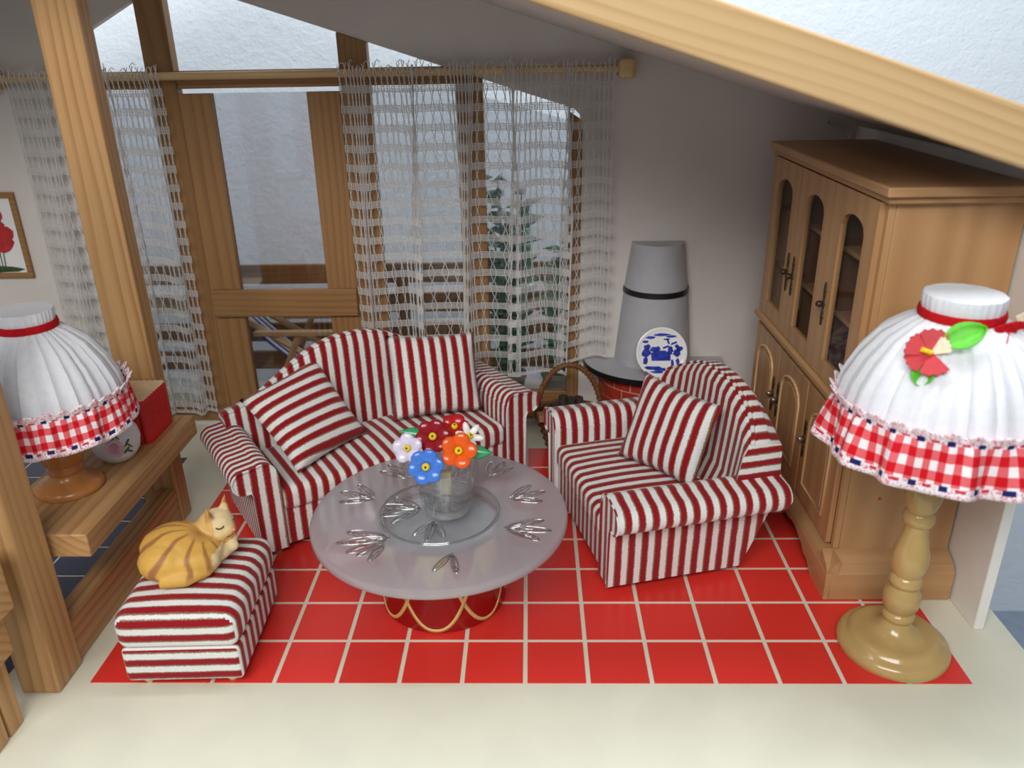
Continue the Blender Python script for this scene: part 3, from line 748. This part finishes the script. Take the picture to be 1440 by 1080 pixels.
drum = MB().lathe([(BR_-.01, 0), (BR_, .008), (BR_, BH-.008), (BR_-.01, BH), (BR_-.03, BH), (BR_-.03, .02)], 72, capt=True).build('drum_base', 'tin_red', tbl, smooth=40)
MB().lathe([(BR_-.031, BH-.03), (BR_-.031, BH-.02)], 48).build('drum_lid', 'lid', tbl)
def ribbon(fn, n, w, name):
    mb = MB(); pts = [fn(i/n) for i in range(n+1)]
    vs = []
    for i, (a, z) in enumerate(pts):
        a0, z0 = pts[max(0, i-1)]; a1, z1 = pts[min(n, i+1)]; t = Vector(((a1-a0)*BR_, z1-z0)).normalized(); nn = Vector((-t.y, t.x))*w/2
        for sg in (-1, 1):
            for rr in (BR_-.001, BR_+.0025):
                aa = a+sg*nn.x/BR_; zz = z+sg*nn.y; vs.append((rr*cos(aa), rr*sin(aa), min(max(zz, .001), BH)))
    fs = []
    for i in range(n):
        k = 4*i; q = k+4; fs += [(k+1, k+3, q+3, q+1), (k, k+1, q+1, q), (k+2, q+2, q+3, k+3)]
    mb.add(vs, fs); mb.build(name, 'gold', drum, smooth=180)
for k in range(7):
    c = rad(-92+k*360/7)
    ribbon(lambda t, c=c: (c+rad(41)*(2*t-1), .018+(BH-.018)*abs(2*t-1)**2.3), 28, .019, 'gold_arc')
    c2 = c+rad(180/7)
    ribbon(lambda t, c=c2: (c+rad(17)*(2*t-1), BH*.55+(BH*.45)*abs(2*t-1)**2.1), 14, .018, 'gold_scallop')
    mb = MB(); mb.grid(lambda u, v, c=c: ((BR_+.002)*cos(c+rad(12)*(2*u-1)*sqrt(max(0, 1-(1-v)**2))), (BR_+.002)*sin(c+rad(12)*(2*u-1)*sqrt(max(0, 1-(1-v)**2))), BH-.20*(1-v)), 8, 8); mb.build('gold_drop', 'gold', drum, smooth=180)

# vase of glass flowers
VX, VY = -.405, .68
vz = TZ+.012
vase = thing('glass_vase', 'small clear glass tumbler of water on the coffee table', 'vase', (VX, VY, vz))
MB().lathe([(.10, 0), (.118, .008), (.128, .05), (.170, .27), (.172, .282), (.166, .286), (.160, .275), (.118, .055), (.10, .04), (.03, .036)], 48).build('tumbler', 'clear', vase, smooth=50)
MB().lathe([(.112, .006), (.118, .02), (.116, .034), (.09, .038)], 48).build('thick_foot', 'foot_glass', vase, smooth=50)
MB().lathe([(.098, .043), (.1155, .058), (.136, .15), (.135, .151)], 48).build('water', 'water', vase, smooth=50)
box(-.03, .03, -.018, .018, .10, .235).build('peg', 'ivory', vase, bev=.006)
MB().tube([(-.11, .03, .27), (-.09, .03, .36), (-.03, .03, .40), (.04, .03, .37), (.06, .03, .28)], .005, 6).build('wire', 'steel', vase)
def flower(colr, pos, tilt, n, r, label, leaf=None, w=.8):
    f = thing('glass_flower', label, 'flower', (VX+pos[0], VY+pos[1], vz+pos[2]), group='glass flowers in the tumbler')
    f.rotation_euler = tilt
    for k in range(n):
        a = 2*pi*k/n+.2
        mb = MB(); mb.ell((r*.56*cos(a), r*.56*sin(a), .006), (r*.5, r*w*.62, .016), Euler((0, -.35, a)).to_matrix(), 10, 7); mb.build('petal', colr, f, smooth=180)
    c = MB().ell((0, 0, .016), (r*.24, r*.24, .016), None, 10, 7).build('centre', 'e_yellow', f, smooth=180)
    MB().ell((0, 0, .032), (r*.07, r*.07, .005), None, 8, 5).build('eye', 'black', c, smooth=180)
    MB().tube([(0, 0, .0), (.0, .0, -.1)], .005, 5).build('stem', 'e_green', f)
    if leaf:
        a, ln = leaf; mb = MB()
        mb.grid(lambda u, v: ((.02+ln*u)*cos(a)-(2*v-1)*.034*sin(pi*min(1, u*.92+.08))*sin(a), (.02+ln*u)*sin(a)+(2*v-1)*.034*sin(pi*min(1, u*.92+.08))*cos(a), -.02-.012*(2*v-1)**2), 10, 6)
        o = mb.build('leaf', 'e_green', f, smooth=180); m_ = o.modifiers.new('s', 'SOLIDIFY'); m_.thickness = .01
tf = lambda ax, ay=0: (rad(ax), rad(ay), 0)
flower('e_darkred', (-.05, -.02, .44), tf(58), 6, .088, 'dark red glass flower with yellow centre at the top of the bunch', (rad(170), .16))
flower('e_lilac', (-.168, -.09, .412), tf(62, -12), 5, .076, 'pale lilac glass flower at the tumbler rim')
flower('e_blue', (-.072, -.17, .352), tf(66), 6, .088, 'blue glass flower in front of the tumbler rim')
flower('e_orange', (.085, -.115, .41), tf(60, 10), 5, .09, 'orange glass flower beside the blue one', (rad(5), .15))
flower('e_red', (.05, .08, .44), tf(35, 5), 6, .075, 'bright red glass flower at the back of the bunch')
flower('e_white', (.13, .0, .43), tf(45, 25), 6, .074, 'white glass flower with narrow petals', None, .4)

# ================================================================== TABLE LAMPS
def lampshade(root, z, sc, oy=0., sv=1.):
    prof = [(.146, .66), (.149, .64), (.144, .60), (.141, .56), (.19, .53), (.27, .46), (.34, .35), (.385, .24), (.405, .14), (.405, .08)]
    prof = prof[::-1]
    rf = lambda r, zz, a: r+(.007*sin(34*a+2*sin(3*a))+.006*sin(11*a+1)+.004*sin(57*a))*(1 if zz/sv < .54 else .25)
    sh = MB().lathe([(r*sc, zz*sv) for r, zz in prof], 140, (0, oy, z), rf=lambda r, zz, a: rf(r, zz, a), capb=False, capt=True).build('shade', 'white_cloth', root, smooth=60)
    return sh
def ruffle(sh, z, sc, oy, R0, R1, n, amp, seed, back=1.):
    rnd = random.Random(seed); ph = [rnd.uniform(0, 6.28) for _ in range(6)]; nt = 320; vs_ = [0, .05, .1, .15, .18, .22, .3, .4, .52, .64, .76, .87, .94, 1]
    zt, zb = .215*sc, -.04*sc
    mb = MB(); uv = []
    def wave(a): return sin(n*a+1.1*sin(2*a+ph[0])+ph[1])+.5*sin((n*1.7)*a//1*0+round(n*1.7)*a+ph[2])
    L_ = []
    for v in vs_:
        row = []
        for k in range(nt):
            a = 2*pi*k/nt; w = wave(a); w2 = sin(round(n*2.6)*a+ph[3])+.6*sin(round(n*3.7)*a+ph[4])
            if v <= .18: r = R0+.012+.020*(1-v/.18)+.013*w2*(1-v/.18)*sc; z_ = zt-v*(zt-zb)+.012*w2*(1-v/.18)
            else:
                t = (v-.18)/.82; r = R0+.012+(R1-R0)*t**.8+amp*w*t**.7*.6+.006*w2*(1-t); z_ = zt-v*(zt-zb)+.012*w*t*sc
            if sin(a) > 0: r *= 1-(1-back)*sin(a)
            row.append((r*cos(a), oy+r*sin(a), z+z_))
        L_.append(row)
    def fn(u, v): return L_[round(v*(len(vs_)-1))][round(u*nt) % nt]
    mb.grid(fn, nt, len(vs_)-1)
    me = mb.mesh('ruffle', 180, recalc=False); uvl = me.uv_layers.new(name='uv'); per = round(2*pi*R1*1.5/(.082*sc))
    W_ = nt+1
    for l in me.loops:
        i, j = l.vertex_index % W_, l.vertex_index//W_; uvl.data[l.index].uv = (i/nt*per, vs_[j])
    o = put('ruffle', me, 'gingham', sh); m_ = o.modifiers.new('s', 'SOLIDIFY'); m_.thickness = .004
    return o
def ring_band(sh, z, r, h, oy, mat, nm='ribbon'):
    return MB().lathe([(r, -h/2), (r+.010, -h/2), (r+.014, 0), (r+.010, h/2), (r, h/2)], 64, (0, oy, z), capb=False, capt=False).build(nm, mat, sh)
# right lamp
lr = thing('table_lamp', 'tan turned lamp with white pleated shade, gingham ruffle and red flower', 'lamp', (1.82, .265, .0042))
MB().lathe([(.255, 0), (.26, .012), (.26, .03), (.252, .048), (.238, .06), (.222, .066), (.214, .074), (.206, .086), (.19, .095), (.165, .098), (.135, .10), (.105, .112), (.08, .135), (.066, .16), (.06, .172),
   (.066, .176), (.074, .19), (.074, .205), (.064, .22), (.058, .224), (.078, .25), (.086, .295), (.08, .34), (.06, .368), (.058, .372), (.07, .38), (.076, .40), (.07, .425), (.06, .435),
   (.072, .46), (.083, .51), (.08, .56), (.066, .615), (.054, .67), (.049, .705), (.05, .712), (.064, .722), (.071, .748), (.064, .778), (.056, .786), (.07, .815), (.081, .865), (.076, .915), (.06, .965), (.045, 1.0), (.038, 1.05), (.035, 1.3)], 56).build('stand', 'stand', lr, smooth=50)
oy = -.06
shR = lampshade(lr, 1.24, 1.04, oy, .90)
shR.location.x = -.04
ruffle(shR, 1.20, 1.0, oy, .424, .462, 12, .055, 5, .86)
ring_band(shR, 1.24+.575*.90, .150, .035, oy, 'red_ribbon')
# bow tails
for pts in ([(.12, oy-.13, 1.735), (.19, oy-.12, 1.745), (.26, oy-.10, 1.80), (.37, oy-.10, 1.87)], [(.12, oy-.14, 1.735), (.085, oy-.20, 1.69), (.05, oy-.235, 1.63)], [(.05, oy-.165, 1.73), (.10, oy-.16, 1.745), (.15, oy-.14, 1.735)]):
    mb = MB(); pv = [Vector(p) for p in pts]
    for i in range(len(pv)-1):
        pass
    vs = []
    for p in pv: vs += [p+Vector((0, -.004, -.018)), p+Vector((0, -.004, .018)), p+Vector((0, .004, .018)), p+Vector((0, .004, -.018))]
    fs = []
    for i in range(len(pv)-1):
        for k in range(4): fs.append((4*i+k, 4*i+(k+1) % 4, 4*i+4+(k+1) % 4, 4*i+4+k))
    fs += [(0, 1, 2, 3), tuple(4*(len(pv)-1)+k for k in (3, 2, 1, 0))]
    mb.add(vs, fs); mb.build('bow_tail', 'red_ribbon', shR, smooth=60)
tg = box(-.075, .075, -.002, .002, -.016, .016).build('paper_tag', 'e_creampetal', shR, label='small cream paper tag'); tg.location = (.215, oy-.125, 1.80); tg.rotation_euler = (0, rad(-30), 0)
def petal_mesh(ln, w, serr=True):
    mb = MB(); n = 9; pts = [(0, -.12*w), (0, .12*w)]
    edge = [(ln*(.92+.08*(k % 2))*cos(rad(-38+76*k/n))*1.0, w*.95*sin(rad(-75+150*k/n))) for k in range(n+1)]
    mb.prism([(0, -.1*w)]+[(max(x, .3*ln), y) for x, y in edge]+[(0, .1*w)], 0, .006, 'z'); return mb.mesh('petal', 0)
pm = petal_mesh(.10, .055)
fl = MB().ell((0, 0, 0), (.012, .012, .012), None, 8, 6).build('flower', 'e_petal', shR); fl.location = (-.20, oy-.215, 1.66); fl.rotation_euler = (rad(50), 0, rad(-32))
for a, t_ in ((165, 12), (215, 5), (290, 8), (95, 20)):
    p = put('petal', pm, 'e_petal', fl); p.rotation_euler = (0, rad(-t_), rad(a))
p = put('petal', pm.copy(), None, fl); p.data.materials.clear(); p.data.materials.append(M['e_creampetal']); p.rotation_euler = (0, rad(-25), rad(40)); p.scale = (.8, .7, 1)
MB().tube([(0, 0, .01), (-.035, .0, .03)], .010, 8).build('stamen', 'e_yellow', fl)
def leafm(ln, w):
    mb = MB(); mb.grid(lambda u, v: (ln*u, (2*v-1)*w*sin(pi*min(1, .1+.9*u))**.7, .02*(2*v-1)**2-.02*u*u), 10, 6); return mb
o = leafm(.14, .052).build('leaf', 'e_leaf', fl, smooth=180); o.location = (.045, .045, .015); o.rotation_euler = (0, rad(-10), rad(35)); m_ = o.modifiers.new('s', 'SOLIDIFY'); m_.thickness = .004
o = leafm(.08, .04).build('leaf', 'e_leaf', fl, smooth=180); o.location = (-.01, -.05, -.012); o.rotation_euler = (0, rad(5), rad(265)); m_ = o.modifiers.new('s', 'SOLIDIFY'); m_.thickness = .004
# left lamp
ll = thing('table_lamp', 'short brown turned lamp with white pleated shade and gingham ruffle on the shelf', 'lamp', (-2.34, .62, SZ))
MB().lathe([(.155, 0), (.165, .012), (.162, .03), (.15, .045), (.11, .06), (.085, .08), (.078, .10), (.085, .11), (.088, .13), (.08, .145), (.09, .16), (.108, .20), (.112, .25), (.10, .32), (.05, .36), (.04, .6)], 48).build('stand', 'stand_brown', ll, smooth=50)
shL = lampshade(ll, .395, .86, 0, .86)
ruffle(shL, .385, .85, 0, .350, .366, 13, .03, 9)
ring_band(shL, .395+.575*.86, .123, .035, 0, 'red_ribbon')

# porcelain vase behind the left lamp
pv = thing('porcelain_vase', 'small white porcelain vase with a painted pink rose behind the lamp', 'vase', (-2.245, .95, SZ)); pv.scale = (1.2, 1.2, 1.2)
MB().lathe([(.055, 0), (.07, .006), (.10, .05), (.108, .10), (.10, .145), (.07, .18), (.06, .20), (.075, .235), (.085, .25), (.075, .25), (.05, .2)], 40).build('body', 'porcelain', pv, smooth=60)
def decal(th, z, pts, r=.1095):
    mb = MB(); n = len(pts); vs = [((r)*cos(th+a), (r)*sin(th+a), z+b) for a, b in pts]+[((r-.02)*cos(th+a), (r-.02)*sin(th+a), z+b) for a, b in pts]
    mb.add(vs, [tuple(range(n))]+[(i, i+n, (i+1) % n+n, (i+1) % n) for i in range(n)]); return mb
th0 = rad(-65)
for _r in (1, .55):
  decal(th0, .092+.004*(1-_r), [(_r*.36*cos(2*pi*k/16), _r*.042*sin(2*pi*k/16)*(1+.12*sin(5*k))) for k in range(16)], .1105+.001*(1-_r)*2).build('painted_rose', 'rose' if _r == 1 else 'rose_deep', pv)
for a, b, q in ((.50, .012, .9), (.58, -.002, -.9), (.44, -.022, .7), (.56, -.03, -.5), (.02, .046, 1.0), (.14, .052, -.9)):
    decal(th0+a, .095+b, [(.13*cos(2*pi*k/10), .0055*sin(2*pi*k/10)+q*.016*cos(2*pi*k/10)) for k in range(10)], .1115 if abs(b) < .045 else .106).build('painted_leaf', 'leafpaint', pv)

# red corrugated block on the shelf
rb = thing('corrugated_block', 'red painted wooden block with corrugated sides on the shelf', 'block', (-2.29, 1.256, SZ), rad(0))
w_, d_, h_ = .15, .145, .27
out = []
def corr(p, q, n=9, r=.012):
    p, q = Vector(p), Vector(q); t = (q-p); nn = Vector((t.y, -t.x)).normalized(); L_ = []
    for i in range(n*6):
        f = i/(n*6); L_.append(p+t*f+nn*r*abs(sin(pi*f*n)))
    return L_
for p, q in (((-w_, -d_), (w_, -d_)), ((w_, -d_), (w_, d_)), ((w_, d_), (-w_, d_)), ((-w_, d_), (-w_, -d_))): out += corr(p, q)
MB().prism([tuple(p) for p in out], 0, h_-.003, 'z').build('corrugated_body', 'box_red', rb, smooth=60)
MB().prism([tuple(p) for p in out], h_-.003, h_, 'z').build('bare_top', 'birch', rb, smooth=0)

# picture on the back wall
pc = thing('picture', 'small framed picture of red poppies on the wall', 'picture', (-3.93, YB-.03, 1.24))
for x0, x1, z0, z1 in ((-.27, .25, 0, .04), (-.27, .25, .59, .63), (-.27, -.23, .04, .59), (.21, .25, .04, .59)): box(x0, x1, 0, .028, z0, z1).build('frame_bar', 'oakpine_x', pc, bev=.004)
pr_ = box(-.23, .21, .012, .026, .04, .59).build('print', 'print_white', pc)
def disc(cx, cz, rx, rz, y, wob, sd):
    rnd = random.Random(sd); n = 18; return MB().prism([(cx+rx*cos(2*pi*k/n)*(1+wob*rnd.uniform(-1, 1)), cz+rz*sin(2*pi*k/n)*(1+wob*rnd.uniform(-1, 1))) for k in range(n)], y, y+.004)
for i, (cx, cz, rx, rz) in enumerate(((.06, .27, .10, .075), (.10, .33, .08, .06), (.03, .40, .09, .07), (.07, .47, .06, .05), (-.1, .3, .09, .08))): disc(cx, cz, rx, rz, .008-.001*i, .1, i).build('poppy', 'poppy', pr_)
for k in range(5): MB().tube([(.05-.02*k, .010, .05), (.07-.03*k, .010, .25)], .004, 4).build('stem', 'grass', pr_)
disc(0, .065, .2, .025, .009, .2, 9).build('grass', 'grass', pr_)

# ================================================================== STOVE CORNER
SX = .97
sv = thing('corner_stove', 'grey hooded fireplace with half round shelf and red brick base', 'fireplace', (SX, YB, 0))
hd_ = [(.53*cos(rad(a)), -.475*sin(rad(a))) for a in range(0, 181, 5)]
MB().prism(hd_, .505, .545, 'z').build('shelf_edge', 'black', sv)
MB().prism([(a*.995, b*.995) for a, b in hd_], .545, .553, 'z').build('shelf', 'stove_grey', sv)
MB().lathe([(.29, .553), (.238, 1.085)], 40, a0=pi, a1=2*pi).build('hood', 'stove_grey', sv, smooth=60)
MB().lathe([(.24, 1.085), (.244, 1.085), (.241, 1.125), (.236, 1.125)], 40, a0=pi, a1=2*pi).build('band', 'black', sv, smooth=60)
up = MB().lathe([(.234, 1.125), (.19, 1.455)], 40, a0=pi, a1=2*pi); up.prism([(.19*cos(rad(a)), -.19*sin(rad(a))) for a in range(0, 181, 6)], 1.452, 1.456, 'z'); up.build('hood_top', 'stove_grey', sv, smooth=60)
MB().lathe([(.40, 0), (.40, .505)], 40, a0=pi, a1=2*pi).build('mortar_core', 'mortar', sv)
nb = 9
def brick_mesh(a0, a1):
    mb = MB(); n = 4; g = .006
    P_ = []
    for rr in (.396, .408):
        for z in (g, .101-g):
            P_.append([(rr*cos(a0+g/.4+(a1-a0-2*g/.4)*i/n), rr*sin(a0+g/.4+(a1-a0-2*g/.4)*i/n), z) for i in range(n+1)])
    vs = sum(P_, []); m = n+1; fs = []
    for i in range(n): fs += [(2*m+i, 2*m+i+1, 3*m+i+1, 3*m+i), (m+i, m+i+1, 3*m+i+1, 3*m+i), (i, i+1, 2*m+i+1, 2*m+i)]
    fs += [(0, 2*m, 3*m, m), (n, 2*m+n, 3*m+n, m+n)]
    return mb.add(vs, fs).mesh('brick', 40)
bw = pi/nb; bm_ = brick_mesh(0, bw); hb = brick_mesh(0, bw/2)
for c in range(5):
    sh_ = 0 if c % 2 == 0 else .5
    for k in range(nb if c % 2 == 0 else nb-1):
        o = put('brick', bm_, 'brick', sv); o.location = (0, 0, .101*c); o.rotation_euler = (0, 0, pi+bw*(k+sh_))
    if sh_:
        for a in (pi, 2*pi-bw/2): o = put('brick', hb, 'brick', sv); o.location = (0, 0, .101*c); o.rotation_euler = (0, 0, a)
# delft plate leaning on the hood
pl = thing('delft_plate', 'round white plate with blue windmill scene leaning on the stove hood', 'plate', (SX+.005, 2.46, .553))
R_ = .182; tl = rad(72)
MM = Matrix.Rotation(tl, 4, 'X')
def tilt(mb): mb.v = [tuple(MM @ Vector(v)+Vector((0, 0, R_*sin(tl)+.008))) for v in mb.v]; return mb
tilt(MB().lathe([(.10, -.02), (.172, -.012), (.182, .002), (.182, .010), (.172, .014), (.160, .006), (.15, .004)], 64)).build('dish', 'porcelain', pl, smooth=60)
dec = MB(); zz = (.004, .0065)
def blob(cx, cy, rx, ry, sd, wob=.25, n=14):
    rnd = random.Random(sd); dec.prism([(cx+rx*cos(2*pi*k/n)*(1+wob*rnd.uniform(-1, 1)), cy+ry*sin(2*pi*k/n)*(1+wob*rnd.uniform(-1, 1))) for k in range(n)], *zz, 'z')
PSC = 1.28
dec.prism([(.03, -.01), (.06, -.01), (.054, .035), (.038, .035)], *zz, 'z')             # mill
for a in (20, 110, 200, 290):
    c_, s_ = cos(rad(a)), sin(rad(a)); dec.prism([(.046+c_*r+s_*q, .042+s_*r-c_*q) for r, q in ((.004, .003), (.042, .003), (.042, -.008), (.012, -.008))], *zz, 'z')
dec.prism([(-.055, -.045), (.05, -.045), (.05, -.005), (.02, .012), (-.04, .012), (-.06, -.005)], *zz, 'z')
for i, (a, b, c, d) in enumerate(((-.085, .0, .025, .022), (-.08, .03, .02, .018), (-.045, .018, .018, .016), (-.02, .022, .014, .014), (.085, .0, .022, .022), (.10, .02, .018, .014), (.085, .035, .012, .01), (-.09, -.045, .014, .025), (.06, -.06, .010, .024), (.09, -.05, .010, .02),
    (-.05, -.085, .05, .010), (.02, -.095, .055, .009), (.07, -.08, .03, .008), (-.02, -.108, .05, .007), (-.06, .085, .03, .008), (0, .10, .045, .008), (.055, .09, .03, .007), (-.09, .062, .016, .008), (.03, .075, .02, .005))): blob(a, b, c, d, i)
dec.v = [(x*PSC, y*PSC, z) for x, y, z in dec.v]
tilt(dec).build('blue_print', 'delft', pl, smooth=0)
# log basket
bk = thing('wicker_basket', 'brown wicker log basket with arched handle beside the fireplace', 'basket', (.315, 2.40, 0))
NS = 22
for lv in range(11):
    f = lv/10; r = .15+.085*f; z = .02+.27*f
    MB().tube([((r+.009*sin(pi*NS*k/88+pi*(lv % 2)))*cos(2*pi*k/88), (r+.009*sin(pi*NS*k/88+pi*(lv % 2)))*sin(2*pi*k/88), z) for k in range(88)], .0145, 5, closed=True).build('woven_ring', 'wicker', bk, smooth=180)
for k in range(NS):
    a = 2*pi*k/NS; MB().tube([(.148*cos(a), .148*sin(a), .0), (.236*cos(a), .236*sin(a), .30)], .008, 5).build('stake', 'wicker', bk)
MB().lathe([(.0, .005), (.15, .005), (.15, .02), (0, .02)], 24, capb=False, capt=False).build('bottom', 'wicker', bk)
hp = [(.235*cos(rad(a)), .0, .27+.40*sin(rad(a))) for a in range(0, 181, 6)]
MB().tube(hp, .019, 8).build('handle', 'wicker', bk, smooth=180)
wr = MB()
for i in range(90):
    f = i/90*30; k = min(29, int(f)); a = Vector(hp[k]).lerp(Vector(hp[k+1]), f-k); t = (Vector(hp[k+1])-Vector(hp[k])).normalized(); u = Vector((0, 1, 0)); w2 = u.cross(t)
    if i % 3 == 0: wr.tube([a+.022*(u*cos(q)+w2*sin(q))+t*.02*q/6.28 for q in [2*pi*j/8 for j in range(9)]], .005, 4)
wr.build('handle_wrap', 'wicker', bk, smooth=180)
for i, (x, y, z, a, b, ln, r) in enumerate(((-.085, -.02, .21, 180, 84, .34, .036), (-.01, -.09, .20, -60, 86, .33, .036), (.075, -.04, .21, 15, 86, .36, .037), (.012, .012, .22, 0, 88, .38, .032), (-.04, .08, .21, 100, 86, .36, .036), (.06, .065, .21, -5, 86, .36, .036))):
    lg = tag(MB().tube([(-ln/2, 0, 0), (-ln/6, .006, .004), (ln/6, -.004, .004), (ln/2, 0, 0)], [r, r*1.03, r*.98, r*.94], 8).build('firewood_log', 'bark', None), 'dark firewood log piled in the wicker basket', 'log', 'firewood in the basket')
    lg.location = (.315+x, 2.40+y, z); lg.rotation_euler = (0, rad(-b), rad(a))
ch = tag(box(-.08, .08, -.045, .045, -.025, .025).build('split_log', 'logend', None, bev=.008), 'pale split piece of firewood at the basket rim', 'log'); ch.location = (.16, 2.235, .343); ch.rotation_euler = (0, 0, rad(15))

# ================================================================== CABINET
cb = thing('display_cabinet', 'maple hutch cabinet with arched glass doors in front of the side wall', 'cabinet', (1.66, .735, .0042))
CY = 1.735; CX = .612     # length along y, depth along x
box(.031, CX, 0, .03, .17, 2.12).build('side_panel', 'maple_z', cb, bev=.004)
box(.031, CX, CY-.03, CY, .17, 2.12).build('side_panel', 'maple_z', cb, bev=.004)
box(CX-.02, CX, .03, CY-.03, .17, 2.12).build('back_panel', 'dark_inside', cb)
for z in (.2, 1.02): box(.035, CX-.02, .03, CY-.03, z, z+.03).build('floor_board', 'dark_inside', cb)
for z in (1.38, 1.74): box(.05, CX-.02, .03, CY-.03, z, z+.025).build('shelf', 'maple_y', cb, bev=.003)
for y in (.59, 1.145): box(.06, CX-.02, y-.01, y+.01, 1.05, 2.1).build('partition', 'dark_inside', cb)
box(-.055, CX+.003, -.085, CY+.03, 2.135, 2.18).build('top', 'maple_y', cb, bev=.008)
box(-.03, CX, -.05, CY+.015, 2.10, 2.135).build('cornice', 'maple_y', cb, bev=.01)
# waist moulding (front only)
mb = MB(); mb.prism([(0, .985), (-.022, .99), (-.05, 1.02), (-.05, 1.045), (-.02, 1.06), (0, 1.06)], 0, CY, 'y'); mb.build('waist_moulding', 'maple_y', cb, smooth=20)
# corner stiles
for y in (0, CY-.035): box(-.002, .03, y, y+.035, .25, 2.099).build('corner_stile', 'maple_z', cb, bev=.003)
# plinth
mb = MB(); mb.prism([(-.06, 0), (-.06, .165), (-.03, .215), (0, .245), (0, 0)], -.02, CY, 'y')
prf = [(-.02, .245)]
n = 60
ap = [(-.115, 0), (-.115, .165)]
mbp = MB()
# scalloped front apron: polygon in (y, z)
sc_ = []
for i in range(n+1):
    f = i/n; y = -.115+(CY+.13)*f
    if f < .13 or f > .87: z = 0
    else:
        g = (f-.13)/.74; e = min(g, 1-g); z = min(.105, .10*sqrt(min(1, e/.16)))+(.02*sin(pi*min(1, max(0, (e-.16)/.14))) if e > .16 else 0)-.015*(1 if .06 < e < .1 else 0)
    sc_.append((y, max(0, z)))
mbp.prism([(-.115, .165)]+sc_+[(CY+.015, .165)], -.06, -.03, 'x'); mbp.build('plinth_front', 'maple_y', cb, bev=.003)
MB().prism([(-.06, .165), (-.03, .215), (0, .25), (.0, .165)], -.115, CY+.015, 'y').build('plinth_moulding', 'maple_y', cb, smooth=20)
box(-.03, CX, -.115, -.08, 0, .165).build('plinth_side', 'maple_x', cb, bev=.003)
MB().prism([(-.115, .165), (-.085, .205), (0, .25), (0, .165)], -.058, CX, 'x').build('plinth_side_moulding', 'maple_x', cb, smooth=20)
box(-.03, CX, CY-.02, CY+.015, 0, .165).build('plinth_side', 'maple_x', cb)
def handle(parent, y, z, big=True, knob='bronze'):
    h = MB().ell((-.034, y, z), (.007, .016, .03), None, 10, 8)
    for dz, s_ in ((.05, .014), (.075, .019), (.10, .013), (-.05, .014), (-.075, .019), (-.10, .013)): h.ell((-.034, y, z+dz), (.006, s_, .022), None, 8, 6)
    hp_ = h.build('handle', 'bronze', parent, smooth=180)
    MB().ell((-.055, y, z), (.022, .018, .018), None, 10, 8).build('knob', knob, hp_, smooth=180)
def arch(yc, hw, z0, z1, rise, n=14):
    return [(yc-hw+2*hw*i/n, z0+(z1-z0)*0+z1-rise+rise*sqrt(max(0, 1-(2*i/n-1)**2))) for i in range(n+1)]
ys = [(.037, .587), (.592, 1.142), (1.147, 1.698)]
for k, (a, b) in enumerate(ys):
    # upper glazed door
    d = MB(); s_ = .125; z0, z1 = 1.068, 2.095
    d.box(-.03, 0, a, a+s_, z0, z1); d.box(-.03, 0, b-s_, b, z0, z1); d.box(-.03, 0, a+s_, b-s_, z0, z0+.10)
    yc = (a+b)/2; hw_ = (b-a)/2-s_; zt = 1.985
    ar = arch(yc, hw_, 0, zt, .075)
    for i in range(len(ar)-1): d.prism([ar[i], ar[i+1], (ar[i+1][0], z1), (ar[i][0], z1)], -.03, 0, 'x')
    dd = d.build('door', 'maple_z', cb, smooth=20)
    box(-.018, -.012, a+s_-.01, b-s_+.01, z0+.09, zt+.005).build('pane', 'cab_pane', dd)
    # lower panelled door
    z0, z1 = .262, .975
    dl = box(-.03, 0, a, b, z0, z1).build('door', 'maple_z', cb, bev=.005)
    e = MB(); hw2 = hw_+.02; ar = arch(yc, hw2, 0, z1-.10, .10)
    path = [(-.032, yc-hw2, z0+.11)]+[(-.032, y, z) for y, z in ar]+[(-.032, yc+hw2, z0+.11)]
    e.tube(path, .010, 6, closed=True); e.build('panel_moulding', 'palepine_z', dl, smooth=180)
    pn = [(yc-hw2+.03, z0+.14)]+[(yc+hw2-.03, z0+.14)]+[(y*.82+yc*.18, z-.03) for y, z in ar[::-1]]
    MB().prism(pn, -.038, -.03, 'x').build('raised_panel', 'maple_z', dl, bev=.004)
    # handles
    if k == 2: handle(dd, a+.05, 1.46); handle(dl, a+.05, .64, knob='pewter')
    if k == 1: handle(dd, b-.05, 1.46); handle(dd, a+.05, 1.46) if False else None
    if k == 0: handle(dd, b-.05, 1.46); handle(dl, b-.05, .64, knob='pewter')
    if k == 1: handle(dl, b-.05, .64, knob='pewter')
# small red mark on the near side
stx = MB()
for k in range(5): stx.prism([(.20+.012*cos(rad(72*k+90)), .56+.012*sin(rad(72*k+90))), (.20+.005*cos(rad(72*k+126)), .56+.005*sin(rad(72*k+126))), (.20, .56), (.20+.005*cos(rad(72*k+54)), .56+.005*sin(rad(72*k+54)))], -.0015, .0005, 'y')
stx.build('red_mark', 'box_red', cb, smooth=0, label='tiny red mark on the side panel')
# clear plastic clip under the roof
hk = tag(MB().prism([(-.10, .02), (.07, -.035), (.07, -.06), (.045, -.10), (.03, -.10), (.045, -.06), (-.10, 0)], -.03, .03).build('plastic_clip', 'clear_plastic', None, bev=.004), 'small clear plastic clip under the sloping roof above the cabinet', 'clip')
hk.location = (2.17, 2.80, ceil_r(2.17)-.03)
